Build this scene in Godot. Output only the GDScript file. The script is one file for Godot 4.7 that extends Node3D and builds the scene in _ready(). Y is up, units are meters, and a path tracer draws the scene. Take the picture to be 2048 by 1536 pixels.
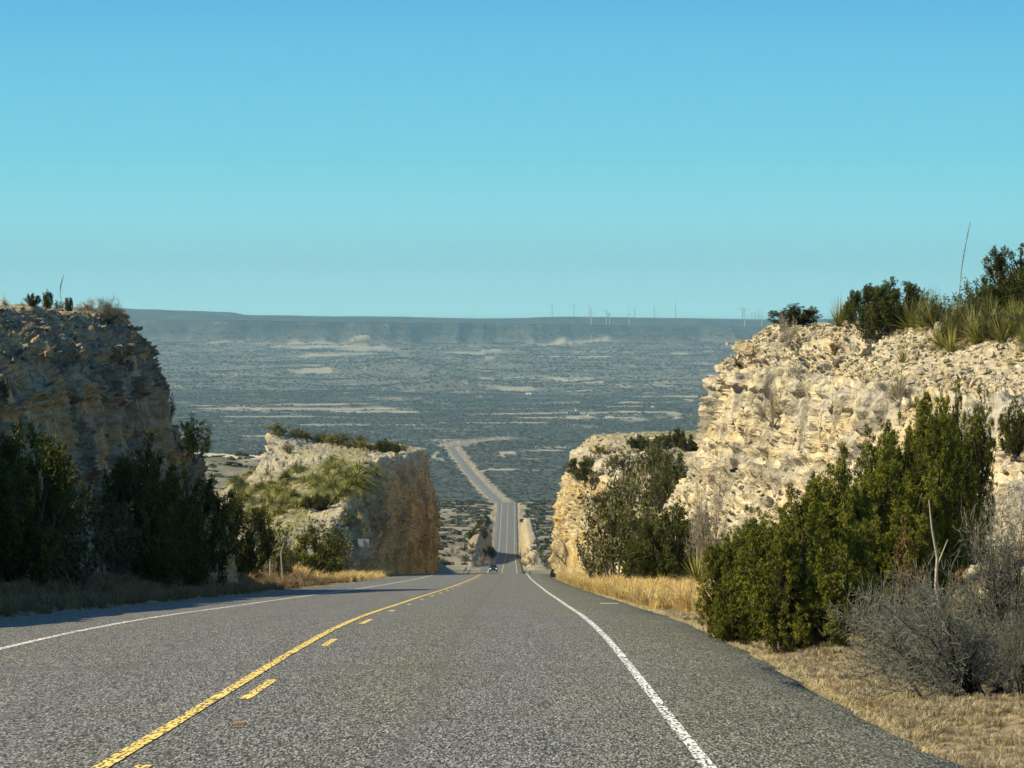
extends Node3D

# World: y up, camera eye at the origin, -z is down the road, metres. d = distance down the road = -z.
const FOC := 6600.0
const HOR := 640.0
const CX := 1024.0

const ROAD_PROFILE := [[-80.0, -3.6], [-40.0, -1.1], [0.0, 1.42], [19.3, 2.62], [45.0, 4.2], [74.0, 6.33], [120.0, 9.78], [205.0, 16.05], [250.0, 19.28], [280.0, 21.5], [300.0, 23.05], [325.0, 25.5], [400.0, 32.9], [500.0, 41.4], [600.0, 49.0], [700.0, 55.4], [800.0, 61.1], [1000.0, 73.8], [1200.0, 86.7], [1350.0, 96.6], [1500.0, 104.0], [1650.0, 106.0], [1900.0, 105.6], [1960.0, 108.4], [2050.0, 115.0], [2200.0, 127.0], [3000.0, 185.0], [3400.0, 203.5], [3700.0, 205.0], [40000.0, 205.0]]
const ROAD_LINE := [[-80.0, -2.41], [1950.0, -2.3], [2400.0, -5.0], [3000.0, -8.5], [3700.0, -13.5], [3972.0, -29.7], [4202.0, -42.0], [4540.0, -59.8], [4963.0, -79.3], [5285.0, -93.0], [5412.0, -99.5], [5450.0, -99.0], [5500.0, -93.0], [5560.0, -80.0], [5620.0, -66.0], [5680.0, -48.0], [5760.0, -20.0], [5860.0, 15.0], [40000.0, 9000.0]]
# fall of the natural ground beside the road
const NATURE := [[-80.0, 0.0], [850.0, 64.0], [900.0, 66.5], [950.0, 66.2], [1000.0, 67.6], [1150.0, 74.4], [1300.0, 80.5], [1385.0, 85.0], [1440.0, 98.0], [1500.0, 103.0], [1650.0, 105.0], [1900.0, 105.0], [2000.0, 111.0], [2200.0, 127.0], [3000.0, 185.0], [3400.0, 203.5], [3700.0, 205.0], [8700.0, 205.0], [9500.0, 203.0], [10500.0, 196.0], [11500.0, 183.0], [12500.0, 163.0], [13500.0, 138.0], [14500.0, 112.0], [15000.0, 104.0], [19000.0, 60.0], [40000.0, 60.0]]
const BENCH := [[200.0, 16.5], [300.0, 22.5], [400.0, 25.4], [500.0, 25.9], [650.0, 26.3], [680.0, 29.0], [760.0, 44.0], [850.0, 64.0]]
const RIDGE := [[-9000.0, 95.0], [-2900.0, 85.0], [-2200.0, 66.0], [-1690.0, 48.0], [-1620.0, 32.0], [-1100.0, 24.0], [-700.0, 21.0], [-200.0, 10.0], [0.0, 11.0], [300.0, 21.0], [800.0, 15.0], [1500.0, 4.0], [3000.0, 10.0], [9000.0, 30.0]]

var n_big := FastNoiseLite.new()
var n_fbm := FastNoiseLite.new()
var n_fine := FastNoiseLite.new()
var n_cell := FastNoiseLite.new()
var n_crack := FastNoiseLite.new()
var used := {}
var mats := {}
var patches: Array = []
var grids := {}


func table(t: Array, x: float) -> float:
	if x <= t[0][0]:
		return t[0][1]
	for i in range(1, t.size()):
		if x <= t[i][0]:
			var a = t[i - 1]
			var b = t[i]
			return lerpf(a[1], b[1], (x - a[0]) / (b[0] - a[0]))
	return t[t.size() - 1][1]


func smooth_table(t: Array, x: float) -> float:
	var n := t.size()
	if x <= t[0][0]:
		return t[0][1]
	for i in range(1, n):
		if x <= t[i][0]:
			var a = t[i - 1]
			var b = t[i]
			var h: float = b[0] - a[0]
			var s: float = (b[1] - a[1]) / h
			var ma := s
			var mb := s
			if i > 1:
				ma = 0.5 * (s + (a[1] - t[i - 2][1]) / (a[0] - t[i - 2][0]))
			if i < n - 1:
				mb = 0.5 * (s + (t[i + 1][1] - b[1]) / (t[i + 1][0] - b[0]))
			var u: float = (x - a[0]) / h
			var u2 := u * u
			var u3 := u2 * u
			return a[1] * (2 * u3 - 3 * u2 + 1) + b[1] * (3 * u2 - 2 * u3) + ma * h * (u3 - 2 * u2 + u) + mb * h * (u3 - u2)
	return t[n - 1][1]


var road_cache := PackedFloat32Array()
var line_cache := PackedFloat32Array()

func road_fall(d: float) -> float:
	if d < 1200.0:
		var k := clampf(d + 80.0, 0.0, 1279.0)
		var i := int(k)
		return lerpf(road_cache[i], road_cache[i + 1], k - i)
	return smooth_table(ROAD_PROFILE, d)


func road_x(d: float) -> float:
	return -2.41 if d < 1800.0 else table(ROAD_LINE, d)


func at(px: float, py: float, d: float) -> Vector3:
	return Vector3((px - CX) / FOC * d, -(py - HOR) / FOC * d, -d)


func valley_d(py: float) -> float:      # where the natural ground in the valley is seen at that height
	var d := 3300.0
	while d < 15000.0:
		if table(NATURE, d) / d * FOC + HOR <= py:
			return d
		d += 20.0
	return d


func ground_y(x: float, d: float) -> float:
	var rd := road_fall(d)
	var u := x - road_x(d)
	var au := absf(u)
	if d < 235.0:
		var bank := 0.0
		if u > 5.0:
			bank = 0.03 * minf(u - 5.0, 2.2) + 0.3 * maxf(0.0, minf(u - 7.2, 9.0))
		elif u < -6.3:
			bank = 0.04 * minf(-u - 6.3, 1.2) + 0.28 * maxf(0.0, minf(-u - 7.6, 3.0))
		var soft := smoothstep(5.0, 6.5, au)
		return -rd - 0.16 + 0.06 * smoothstep(5.0, 6.6, au) + bank * (1.0 - smoothstep(180.0, 235.0, d)) + soft * (0.06 * n_fine.get_noise_2d(x * 3.0, d * 1.2) + 0.12 * n_fbm.get_noise_2d(x * 0.5, d * 0.3))
	var fall := rd
	if d < 850.0:
		if u < 0.0:
			var nat := table(BENCH, d) + 1.2 * n_fbm.get_noise_2d(x * 0.06, d * 0.06)
			fall = lerpf(rd, nat, smoothstep(9.0, 26.0, au))
		else:
			fall = rd + 0.3
	else:
		var nat := table(NATURE, d)
		var e0 := 7.0 if u < 0.0 else 6.6
		var e1 := e0 + 2.0
		if d > 1950.0:
			e0 = 12.0
			e1 = 40.0
		var rough := smoothstep(900.0, 1100.0, d) * 1.4 * n_fbm.get_noise_2d(x * 0.03, d * 0.03)
		if d > 3500.0:
			var swell := smoothstep(5500.0, 11000.0, d)
			rough = swell * (20.0 * n_fbm.get_noise_2d(x * 0.0012, d * 0.0011) + 5.0 * n_fbm.get_noise_2d(x * 0.006, d * 0.005)) + 0.5 * n_fbm.get_noise_2d(x * 0.02, d * 0.02)
			rough += -24.0 * exp(-pow((x + 190.0) / 150.0, 2.0) - pow((d - 9900.0) / 320.0, 2.0)) - 30.0 * exp(-pow((x + 420.0) / 190.0, 2.0) - pow((d - 12000.0) / 420.0, 2.0))
			rough -= 14.0 * exp(-pow((x - 20.0) / 260.0, 2.0) - pow((d - 12600.0) / 420.0, 2.0))
		if d > 13000.0:
			var foot := 14750.0 + 1300.0 * n_big.get_noise_1d(x * 0.4) + 900.0 * absf(n_big.get_noise_1d(x * 1.5 + 900.0)) + 280.0 * absf(n_big.get_noise_1d(x * 4.5 + 70.0))
			var rim := 20.0 + 0.0126 * x + 4.0 * n_big.get_noise_1d(x * 2.4 + 300.0)
			var t := clampf((d - foot) / 760.0, 0.0, 1.0)
			t = 0.40 * smoothstep(0.0, 0.4, t) + 0.10 * smoothstep(0.35, 0.6, t) + 0.32 * smoothstep(0.58, 0.86, t) + 0.18 * smoothstep(0.9, 0.97, t)
			nat = lerpf(nat, rim, t)
			rough *= 1.0 - t
			if d > 16500.0:
				var k := smoothstep(17600.0, 20200.0, d)
				nat = lerpf(nat, -table(RIDGE, x * 20000.0 / d) + 2.5 * n_big.get_noise_1d(x * 4.0), k)
		fall = lerpf(rd, nat + rough, smoothstep(e0, e1, au))
	var lower := 0.16 if d < 600.0 else 0.4
	return -fall - (lower if au < 6.0 else lower * 0.5)


# ---------------------------------------------------------------- names, things
func named(o: Node3D, called: String, parent: Node) -> Node3D:
	o.name = called
	if parent == self:
		var k: int = used.get(called, 0)
		used[called] = k + 1
		if k > 0:
			o.name = "%s_%03d" % [called, k]
	parent.add_child(o, true)
	return o


func thing(called: String, label: String, category: String, where := Vector3.ZERO, group := "") -> Node3D:
	var o := named(Node3D.new(), called, self)
	o.position = where
	o.set_meta("label", label)
	if category != "":
		o.set_meta("category", category)
	if group != "":
		o.set_meta("group", group)
	return o


func part(called: String, m: Mesh, mat: Material, parent: Node, t := Transform3D()) -> MeshInstance3D:
	var o := MeshInstance3D.new()
	o.mesh = m
	if mat:
		o.material_override = mat
	o.transform = t
	named(o, called, parent)
	return o


func structure(called: String, m: Mesh, mat: Material, label: String) -> MeshInstance3D:
	var o := part(called, m, mat, self)
	o.set_meta("kind", "structure")
	o.set_meta("label", label)
	return o


func scatter(called: String, m: Mesh, mat: Material, where: Array, tint: PackedColorArray, parent: Node) -> MultiMeshInstance3D:
	var mm := MultiMesh.new()
	mm.transform_format = MultiMesh.TRANSFORM_3D
	mm.use_colors = tint.size() > 0
	mm.mesh = m
	mm.instance_count = where.size()
	for i in where.size():
		mm.set_instance_transform(i, where[i])
		if tint.size() > 0:
			mm.set_instance_color(i, tint[i])
	var o := MultiMeshInstance3D.new()
	o.multimesh = mm
	o.material_override = mat
	named(o, called, parent)
	o.set_meta("kind", "stuff")
	return o


# ---------------------------------------------------------------- meshes
class Tris:
	var v := PackedVector3Array()
	var c := PackedColorArray()

	func tri(a: Vector3, b: Vector3, d: Vector3, col: Color) -> void:
		v.append(a)
		v.append(b)
		v.append(d)
		c.append(col)
		c.append(col)
		c.append(col)

	func quad(a: Vector3, b: Vector3, d: Vector3, e: Vector3, col: Color) -> void:
		tri(a, b, d, col)
		tri(a, d, e, col)

	func tube(a: Vector3, b: Vector3, ra: float, rb: float, sides: int, col: Color) -> void:
		var dir := (b - a).normalized()
		var s := dir.cross(Vector3(0.31, 0.2, 0.93)).normalized()
		var w := dir.cross(s)
		for k in sides:
			var t0 := TAU * k / sides
			var t1 := TAU * (k + 1) / sides
			var e0 := s * cos(t0) + w * sin(t0)
			var e1 := s * cos(t1) + w * sin(t1)
			quad(a + e0 * ra, a + e1 * ra, b + e1 * rb, b + e0 * rb, col)

	func box(lo: Vector3, hi: Vector3, col: Color) -> void:
		var p := []
		for k in 8:
			p.append(Vector3(hi.x if k & 1 else lo.x, hi.y if k & 2 else lo.y, hi.z if k & 4 else lo.z))
		for f in [[0, 1, 3, 2], [4, 6, 7, 5], [0, 4, 5, 1], [2, 3, 7, 6], [0, 2, 6, 4], [1, 5, 7, 3]]:
			quad(p[f[0]], p[f[1]], p[f[2]], p[f[3]], col)

	func mesh() -> ArrayMesh:
		var a := []
		a.resize(Mesh.ARRAY_MAX)
		a[Mesh.ARRAY_VERTEX] = v
		a[Mesh.ARRAY_COLOR] = c
		var m := ArrayMesh.new()
		m.add_surface_from_arrays(Mesh.PRIMITIVE_TRIANGLES, a)
		return m


func sheet(rows: int, cols: int, v: PackedVector3Array, c: PackedColorArray, uv := PackedVector2Array()) -> ArrayMesh:
	var idx := PackedInt32Array()
	idx.resize((rows - 1) * (cols - 1) * 6)
	var k := 0
	for i in rows - 1:
		var r := i * cols
		for j in cols - 1:
			var q := r + j
			idx[k] = q
			idx[k + 1] = q + cols
			idx[k + 2] = q + 1
			idx[k + 3] = q + 1
			idx[k + 4] = q + cols
			idx[k + 5] = q + cols + 1
			k += 6
	var a := []
	a.resize(Mesh.ARRAY_MAX)
	a[Mesh.ARRAY_VERTEX] = v
	a[Mesh.ARRAY_COLOR] = c
	if uv.size():
		a[Mesh.ARRAY_TEX_UV] = uv
	a[Mesh.ARRAY_INDEX] = idx
	var st := SurfaceTool.new()
	st.create_from_arrays(a)
	st.generate_normals()
	return st.commit()


func ramp(stops: Array) -> Gradient:
	var g := Gradient.new()
	var o := PackedFloat32Array()
	var c := PackedColorArray()
	for s in stops:
		o.append(s[0])
		c.append(Color(s[1], s[1], s[1]) if s[1] is float else s[1])
	g.offsets = o
	g.colors = c
	return g


func noise_texture(size: int, noise: FastNoiseLite, g: Gradient) -> NoiseTexture2D:
	var t := NoiseTexture2D.new()
	t.width = size
	t.height = size
	t.seamless = true
	t.noise = noise
	t.color_ramp = g
	return t


func noise_of(kind: int, freq: float, octaves := 1, sd := 1) -> FastNoiseLite:
	var n := FastNoiseLite.new()
	n.noise_type = kind as FastNoiseLite.NoiseType
	n.frequency = freq
	n.seed = sd
	n.fractal_type = FastNoiseLite.FRACTAL_NONE if octaves <= 1 else FastNoiseLite.FRACTAL_FBM
	n.fractal_octaves = octaves
	return n


func plain(color: Color, rough := 0.9, metal := 0.0) -> StandardMaterial3D:
	var m := StandardMaterial3D.new()
	m.albedo_color = color.linear_to_srgb()
	m.roughness = rough
	m.metallic = metal
	m.metallic_specular = 0.3
	return m


func tinted(rough := 0.95) -> StandardMaterial3D:
	var m := plain(Color(1, 1, 1), rough)
	m.vertex_color_use_as_albedo = true
	m.metallic_specular = 0.2
	return m


# ---------------------------------------------------------------- materials
func make_materials() -> void:
	var stone := noise_of(FastNoiseLite.TYPE_SIMPLEX_SMOOTH, 0.012, 6, 5)
	stone.fractal_gain = 0.62
	var stone_col := noise_texture(512, stone, ramp([[0.0, 0.52], [0.35, 0.78], [0.5, 0.92], [0.7, 1.0], [1.0, 1.0]]))
	var stone_bump := noise_texture(512, stone, ramp([[0.0, 0.0], [1.0, 1.0]]))
	var rock := tinted(0.95)
	rock.albedo_texture = stone_col
	rock.uv1_triplanar = true
	rock.uv1_world_triplanar = true
	rock.uv1_scale = Vector3(0.45, 0.45, 0.45)
	rock.heightmap_enabled = true
	rock.heightmap_texture = stone_bump
	rock.heightmap_scale = 12.0
	mats.rock = rock
	var loose: Array = []
	for c in [Color(0.61, 0.53, 0.38), Color(0.54, 0.48, 0.37), Color(0.45, 0.41, 0.34), Color(0.58, 0.47, 0.30)]:
		var m: StandardMaterial3D = rock.duplicate()
		m.vertex_color_use_as_albedo = false
		m.albedo_color = c.linear_to_srgb()
		m.uv1_scale = Vector3(0.9, 0.9, 0.9)
		m.heightmap_scale = 7.0
		loose.append(m)
	mats.loose = loose
	var dark: Array = []
	for c in [Color(0.27, 0.24, 0.18), Color(0.20, 0.185, 0.155), Color(0.33, 0.26, 0.16)]:
		var m: StandardMaterial3D = loose[0].duplicate()
		m.albedo_color = c.linear_to_srgb()
		dark.append(m)
	mats.dark_rock = dark
	var rub: StandardMaterial3D = loose[0].duplicate()
	rub.albedo_color = Color(1, 1, 1)
	rub.vertex_color_use_as_albedo = true
	mats.rubble = rub

	var soil := tinted(1.0)
	soil.albedo_texture = stone_col
	soil.uv1_triplanar = true
	soil.uv1_world_triplanar = true
	soil.uv1_scale = Vector3(0.35, 0.35, 0.35)
	mats.soil = soil

	var chips := noise_of(FastNoiseLite.TYPE_CELLULAR, 0.33, 1, 9)
	chips.cellular_return_type = FastNoiseLite.RETURN_CELL_VALUE
	chips.cellular_jitter = 1.0
	var asphalt := tinted(0.9)
	asphalt.albedo_texture = noise_texture(1024, chips, ramp([[0.0, 0.14], [0.22, 0.24], [0.5, 0.38], [0.75, 0.50], [0.93, 0.61], [1.0, 0.76]]))
	asphalt.metallic_specular = 0.25
	mats.asphalt = asphalt
	var wear := noise_of(FastNoiseLite.TYPE_CELLULAR, 0.2, 1, 23)
	wear.cellular_return_type = FastNoiseLite.RETURN_CELL_VALUE
	wear.cellular_jitter = 1.0
	var white := tinted(0.8)
	white.albedo_texture = noise_texture(512, wear, ramp([[0.0, 0.3], [0.29, 0.42], [0.35, 0.8], [1.0, 0.92]]))
	mats.white_paint = white
	var yellow := tinted(0.8)
	yellow.albedo_texture = noise_texture(512, wear, ramp([[0.0, Color(0.33, 0.31, 0.27)], [0.29, Color(0.44, 0.40, 0.3)], [0.35, Color(0.88, 0.75, 0.40)], [1.0, Color(0.95, 0.86, 0.54)]]))
	mats.yellow_paint = yellow

	var leaf := tinted(0.75)
	leaf.backlight_enabled = true
	leaf.backlight = Color(0.35, 0.4, 0.15)
	mats.leaf = leaf
	var blade := tinted(0.6)
	blade.backlight_enabled = true
	blade.backlight = Color(0.4, 0.4, 0.2)
	mats.blade = blade
	var straw := tinted(0.8)
	straw.backlight_enabled = true
	straw.backlight = Color(0.5, 0.45, 0.3)
	mats.straw = straw
	mats.wood = tinted(0.95)
	mats.scrub = tinted(1.0)
	mats.steel = plain(Color(0.30, 0.31, 0.31), 0.5, 0.6)
	mats.sheet_metal = plain(Color(0.42, 0.42, 0.40), 0.55, 0.3)
	mats.white = plain(Color(0.78, 0.78, 0.76), 0.5)


# ---------------------------------------------------------------- rock
func beds(q: Vector3, fy: float, fz: float, off: float) -> Vector2:
	# level beds of uneven thickness cut by upright joints: x = how far the block stands out, y = 1 in a crack
	var lay := q.y * fy + 0.3 * n_fbm.get_noise_2d(q.z * 0.12 + off, q.x * 0.12) + 0.12 * n_fine.get_noise_2d(q.z * 0.9, q.y * 0.9 + off)
	var b := n_cell.get_noise_2d(lay, off)
	var run := (q.z + 0.8 * q.x) * fz + b * 37.0 + 0.10 * n_fine.get_noise_2d(q.y * 1.3, q.z * 1.3)
	var j := n_cell.get_noise_2d(run, b * 19.0 + off)
	var crack := maxf(1.0 - smoothstep(-1.0, -0.92, n_crack.get_noise_2d(lay, off)), 0.9 * (1.0 - smoothstep(-1.0, -0.93, n_crack.get_noise_2d(run, b * 19.0 + off))))
	return Vector2(0.45 * b + 0.65 * j, crack)


func rock_push(p: Vector3, massive: float, rubble: float, slab: float, scale: float) -> Array:
	# returns [push along the normal, tone of the block]
	var q := p / scale
	var push := 0.36 * n_fbm.get_noise_3d(q.x * 0.22, q.y * 0.22, q.z * 0.22)
	push += 0.32 * n_cell.get_noise_2d((q.z + 0.5 * q.x) * 0.27 + 0.25 * n_fbm.get_noise_2d(q.y * 0.3, q.z * 0.2), 8.5) * (1.0 - 0.5 * slab)
	var tone := 0.0
	if massive > 0.01:
		var a := beds(q, 0.6, 0.46, 3.7)
		push += massive * (0.19 * a.x - 0.42 * a.y + 0.075 * n_fbm.get_noise_3d(q.x * 1.6, q.y * 0.7, q.z * 1.6))
		tone += massive * a.x * 0.5
	if rubble > 0.01:
		var a := beds(q, 1.5, 0.95, 11.3)
		var c := n_cell.get_noise_3d(q.x * 2.2, q.y * 2.8 + 9.0, q.z * 2.2)
		push += rubble * (0.24 * a.x + 0.11 * c - 0.24 * a.y + 0.12 * n_fbm.get_noise_3d(q.x * 0.8, q.y * 0.8, q.z * 0.8))
		tone += rubble * (a.x * 0.5 + c * 0.35)
	if slab > 0.01:
		var a := beds(q, 2.6, 0.55, 23.9)
		push += slab * (0.40 * a.x - 0.25 * a.y + 0.08 * n_fine.get_noise_3d(q.x * 2.0, q.y * 3.0, q.z * 2.0))
		tone += slab * a.x * 0.7
	push += 0.04 * n_fine.get_noise_3d(q.x * 4.0, q.y * 4.0, q.z * 4.0)
	return [push * scale, tone]


# secs: [d, x0, y0, x1, y1, ...]; kinds: per control point [massive, rubble, slab, earth]; nvs: rows per span
func cliff(called: String, label: String, secs: Array, kinds: Array, nvs: Array, nu: int, scale: float, look: Dictionary) -> MeshInstance3D:
	var m := kinds.size()
	var nv := 1
	for j in m - 1:
		nv += nvs[j]
	var spans := PackedFloat32Array()      # v index -> control parameter
	for j in m - 1:
		for k in nvs[j]:
			spans.append(j + float(k) / nvs[j])
	spans.append(m - 1.0)
	# rows along d: spaced as the look asks (finer where it is near the end that shows)
	var ds := PackedFloat32Array()
	var d0: float = secs[0][0]
	var d1: float = secs[secs.size() - 1][0]
	var f0: float = look.fine0
	var f1: float = look.fine1
	var share: float = look.share
	for i in nu:
		var t := float(i) / (nu - 1)
		var before := (f0 - d0) / maxf(1e-3, (f0 - d0) + (d1 - f1))
		var a := (1.0 - share) * before
		if t < a:
			ds.append(lerpf(d0, f0, t / a))
		elif t < a + share:
			ds.append(lerpf(f0, f1, (t - a) / share))
		else:
			ds.append(lerpf(f1, d1, (t - a - share) / maxf(1e-4, 1.0 - a - share)))
	var curves: Array = []
	for k in m * 2:
		var t: Array = []
		for s in secs:
			t.append([s[0], s[k + 1]])
		curves.append(t)
	var base := PackedVector3Array()
	base.resize(nu * nv)
	var ctrl := PackedVector2Array()
	ctrl.resize(m)
	for i in nu:
		for k in m:
			ctrl[k] = Vector2(smooth_table(curves[k * 2], ds[i]), smooth_table(curves[k * 2 + 1], ds[i]))
		for j in nv:
			var s := spans[j]
			var k := mini(int(s), m - 2)
			var f := s - k
			var p := ctrl[k].lerp(ctrl[k + 1], f)
			var w := 0.22 * sin(ds[i] * 0.9 / scale + s * 2.0)
			base[i * nv + j] = Vector3(p.x, p.y, -ds[i] + w)
	var out := PackedVector3Array()
	out.resize(nu * nv)
	var col := PackedColorArray()
	col.resize(nu * nv)
	var side: float = look.side
	for i in nu:
		var ia := maxi(i - 3, 0)
		var ib := mini(i + 3, nu - 1)
		for j in nv:
			var ja := maxi(j - 3, 0)
			var jb := mini(j + 3, nv - 1)
			var q := i * nv + j
			var p := base[q]
			var nrm := (base[ib * nv + j] - base[ia * nv + j]).cross(base[i * nv + jb] - base[i * nv + ja]) * side
			nrm = nrm.normalized()
			var s := spans[j] + 0.16 * n_fbm.get_noise_3d(p.x * 0.5, p.y * 0.5, p.z * 0.5)
			s = clampf(s, 0.0, m - 1.0)
			var k := mini(int(s), m - 2)
			var f := smoothstep(0.0, 1.0, s - k)
			var ka = kinds[k]
			var kb = kinds[k + 1]
			var ma := lerpf(ka[0], kb[0], f)
			var ru := lerpf(ka[1], kb[1], f)
			var sl := lerpf(ka[2], kb[2], f)
			var ea := lerpf(ka[3], kb[3], f)
			if look.has("ledges") and s > 3.3:
				var lay := smoothstep(look.ledges - 4.0, look.ledges + 3.0, ds[i])
				ea = maxf(ea, (1.0 - lay) * smoothstep(3.3, 3.9, s))
				sl *= lay
			var r := rock_push(p, ma, ru, sl, scale)
			var push: float = r[0] * (1.0 - ea * 0.72)
			push += ea * scale * (0.13 * n_fine.get_noise_3d(p.x * 5.0, p.y * 5.0, p.z * 5.0) + 0.05 * n_cell.get_noise_3d(p.x * 4.0, p.y * 4.0, p.z * 4.0))
			out[q] = p + nrm * push
			# colour of the stone itself
			var g1 := n_fbm.get_noise_3d(p.x * 0.28 / scale, p.y * 0.4 / scale, p.z * 0.28 / scale)
			var g2 := n_fbm.get_noise_3d(p.x * 1.3 / scale + 50.0, p.y * 0.5 / scale, p.z * 1.3 / scale)
			var c: Color = look.cream
			c = c.lerp(look.grey, clampf(smoothstep(-0.06, 0.24, g1 + 0.45 * g2) * (look.patina + 0.25 * ma), 0.0, 1.0))
			c = c.lerp(look.ochre, smoothstep(0.05, 0.38, -g1 - 0.3 * g2) * (0.75 - 0.3 * ea) * (1.0 if not look.has("face") else 0.35))
			if look.has("face"):
				c = (look.face as Color).lerp(look.ochre, smoothstep(-0.1, 0.3, -g1 - 0.3 * g2)).lerp(c, smoothstep(2.3, 3.1, s))
				c = c.lerp(look.streak, (1.0 - smoothstep(2.4, 3.0, s)) * 0.55 * smoothstep(0.15, 0.45, n_cell.get_noise_3d(p.x * 0.7, p.y * 0.32, p.z * 0.12) + 0.6 * n_fine.get_noise_3d(p.x * 0.6, p.y * 0.35, p.z * 0.12)))
			c = c * (1.0 + 0.30 * float(r[1]))
			# dark weather streaks that run down the face
			var streak := smoothstep(0.12, 0.34, n_fbm.get_noise_3d(p.x * 1.5 / scale, p.y * 0.16 / scale, p.z * 1.5 / scale) + 0.5 * g1)
			c = c.lerp(look.streak, streak * (1.0 - ea) * (0.35 + 0.4 * ma))
			var e: Color = look.earth
			c = c.lerp(e * (1.0 + 0.5 * g2), ea * smoothstep(-0.35, 0.15, n_fine.get_noise_3d(p.x * 0.9, p.y * 0.9, p.z * 0.9) + 0.45 * ea - 0.15))
			c.a = 1.0
			col[q] = c
	grids[called + label] = {"v": out, "nu": nu, "nv": nv, "kinds": kinds, "spans": spans}
	var o := structure(called, sheet(nu, nv, out, col), mats.rock, label)
	o.set_meta("grid", called + label)
	return o


func spot(c: MeshInstance3D, px: float, py: float, dmin := 0.0, dmax := 1e9) -> Vector3:
	# the point of that surface which is seen there
	var g: Dictionary = grids[c.get_meta("grid")]
	var v: PackedVector3Array = g.v
	var best := Vector3.ZERO
	var bd := 1e18
	var front := 1e18
	var k := 0
	while k < v.size():
		var p := v[k]
		var d := -p.z
		if d > dmin and d < dmax:
			var ex := p.x / d * FOC + CX - px
			var ey := -p.y / d * FOC + HOR - py
			var e := ex * ex + ey * ey
			if e < 12.0 and d < front:
				front = d
				best = p
				bd = 0.0
			elif e < bd:
				bd = e
				best = p
		k += 3
	return best


func stone_mesh(r: RandomNumberGenerator) -> ArrayMesh:
	# a broken block: a box of 3 x 3 points a side pushed about, planes cut off its corners
	var st := SurfaceTool.new()
	st.begin(Mesh.PRIMITIVE_TRIANGLES)
	var cuts: Array = []
	for k in 7:
		var n := Vector3(r.randf_range(-1, 1), r.randf_range(-0.8, 0.8), r.randf_range(-1, 1)).normalized()
		cuts.append([n, r.randf_range(0.30, 0.46)])
	var fix := func(p: Vector3) -> Vector3:
		for c in cuts:
			var over: float = p.dot(c[0]) - c[1]
			if over > 0.0:
				p -= c[0] * over
		return p + 0.03 * Vector3(n_fine.get_noise_3dv(p * 9.0), n_fine.get_noise_3dv(p * 9.0 + Vector3.ONE * 7.0), n_fine.get_noise_3dv(p * 9.0 - Vector3.ONE * 5.0))
	for axis in 3:
		for s in [-0.5, 0.5]:
			for i in 2:
				for j in 2:
					var q: Array = []
					for e in [[0, 0], [1, 0], [1, 1], [0, 1]]:
						var a: float = (i + e[0]) * 0.5 - 0.5
						var b: float = (j + e[1]) * 0.5 - 0.5
						var p := Vector3(s, a, b) if axis == 0 else Vector3(a, s, b) if axis == 1 else Vector3(a, b, s)
						q.append(fix.call(p))
					if s < 0.0:
						q.reverse()
					for t in [0, 1, 2, 0, 2, 3]:
						st.add_vertex(q[t])
	return st.commit()


var stones: Array = []

func stone_basis(r: RandomNumberGenerator, size: float, flat: float) -> Basis:
	var b := Basis.from_euler(Vector3(r.randf_range(-0.35, 0.35), r.randf_range(0, TAU), r.randf_range(-0.35, 0.35)))
	return b * Basis.from_scale(Vector3(size * r.randf_range(0.8, 1.4), size * flat * r.randf_range(0.7, 1.2), size * r.randf_range(0.7, 1.2)))


func rocks_on(c: MeshInstance3D, count: int, lo: float, hi: float, small: int, slo: float, shi: float, d0: float, d1: float, mset: Array, sd: int, tones: Array) -> void:
	var r := RandomNumberGenerator.new()
	r.seed = sd
	var g: Dictionary = grids[c.get_meta("grid")]
	var v: PackedVector3Array = g.v
	var nv: int = g.nv
	var put := 0
	var tries := 0
	while put < count and tries < count * 40:
		tries += 1
		var q := r.randi_range(0, v.size() - 1)
		var p := v[q]
		if -p.z < d0 or -p.z > d1:
			continue
		var s: float = g.spans[q % nv]
		var k: Array = g.kinds[mini(int(round(s)), g.kinds.size() - 1)]
		var want: float = k[1] * 0.9 + k[2] * 0.7 + k[3] * 0.35 + 0.04
		var px := p.x / -p.z * FOC + CX
		if r.randf() > want or px < -60.0 or px > 2110.0:
			continue
		var size := lo * pow(hi / lo, pow(r.randf(), 1.7))
		part("rock", stones[r.randi_range(0, stones.size() - 1)], mset[r.randi_range(0, mset.size() - 1)], c, Transform3D(stone_basis(r, size, 0.7), p + Vector3(0, size * 0.05, 0)))
		put += 1
	var where: Array = []
	var tint := PackedColorArray()
	tries = 0
	while where.size() < small and tries < small * 30:
		tries += 1
		var q := r.randi_range(0, v.size() - 1)
		var p := v[q]
		if -p.z < d0 or -p.z > d1:
			continue
		var s: float = g.spans[q % nv]
		var k: Array = g.kinds[mini(int(round(s)), g.kinds.size() - 1)]
		var px := p.x / -p.z * FOC + CX
		if r.randf() > k[3] * 0.9 + k[1] * 0.6 + k[2] * 0.35 or px < -60.0 or px > 2110.0:
			continue
		var size := slo * pow(shi / slo, pow(r.randf(), 2.0))
		where.append(Transform3D(stone_basis(r, size, 0.75), p))
		var t: Color = tones[r.randi_range(0, tones.size() - 1)]
		tint.append(t * r.randf_range(0.75, 1.2))
	scatter("rubble", stones[1], mats.rubble, where, tint, c)


# ---------------------------------------------------------------- plants: every shape is built 1 m high
func dir_of(r: RandomNumberGenerator) -> Vector3:
	var z := r.randf_range(-1, 1)
	var a := r.randf_range(0, TAU)
	var s := sqrt(1.0 - z * z)
	return Vector3(s * cos(a), z, s * sin(a))


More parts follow.
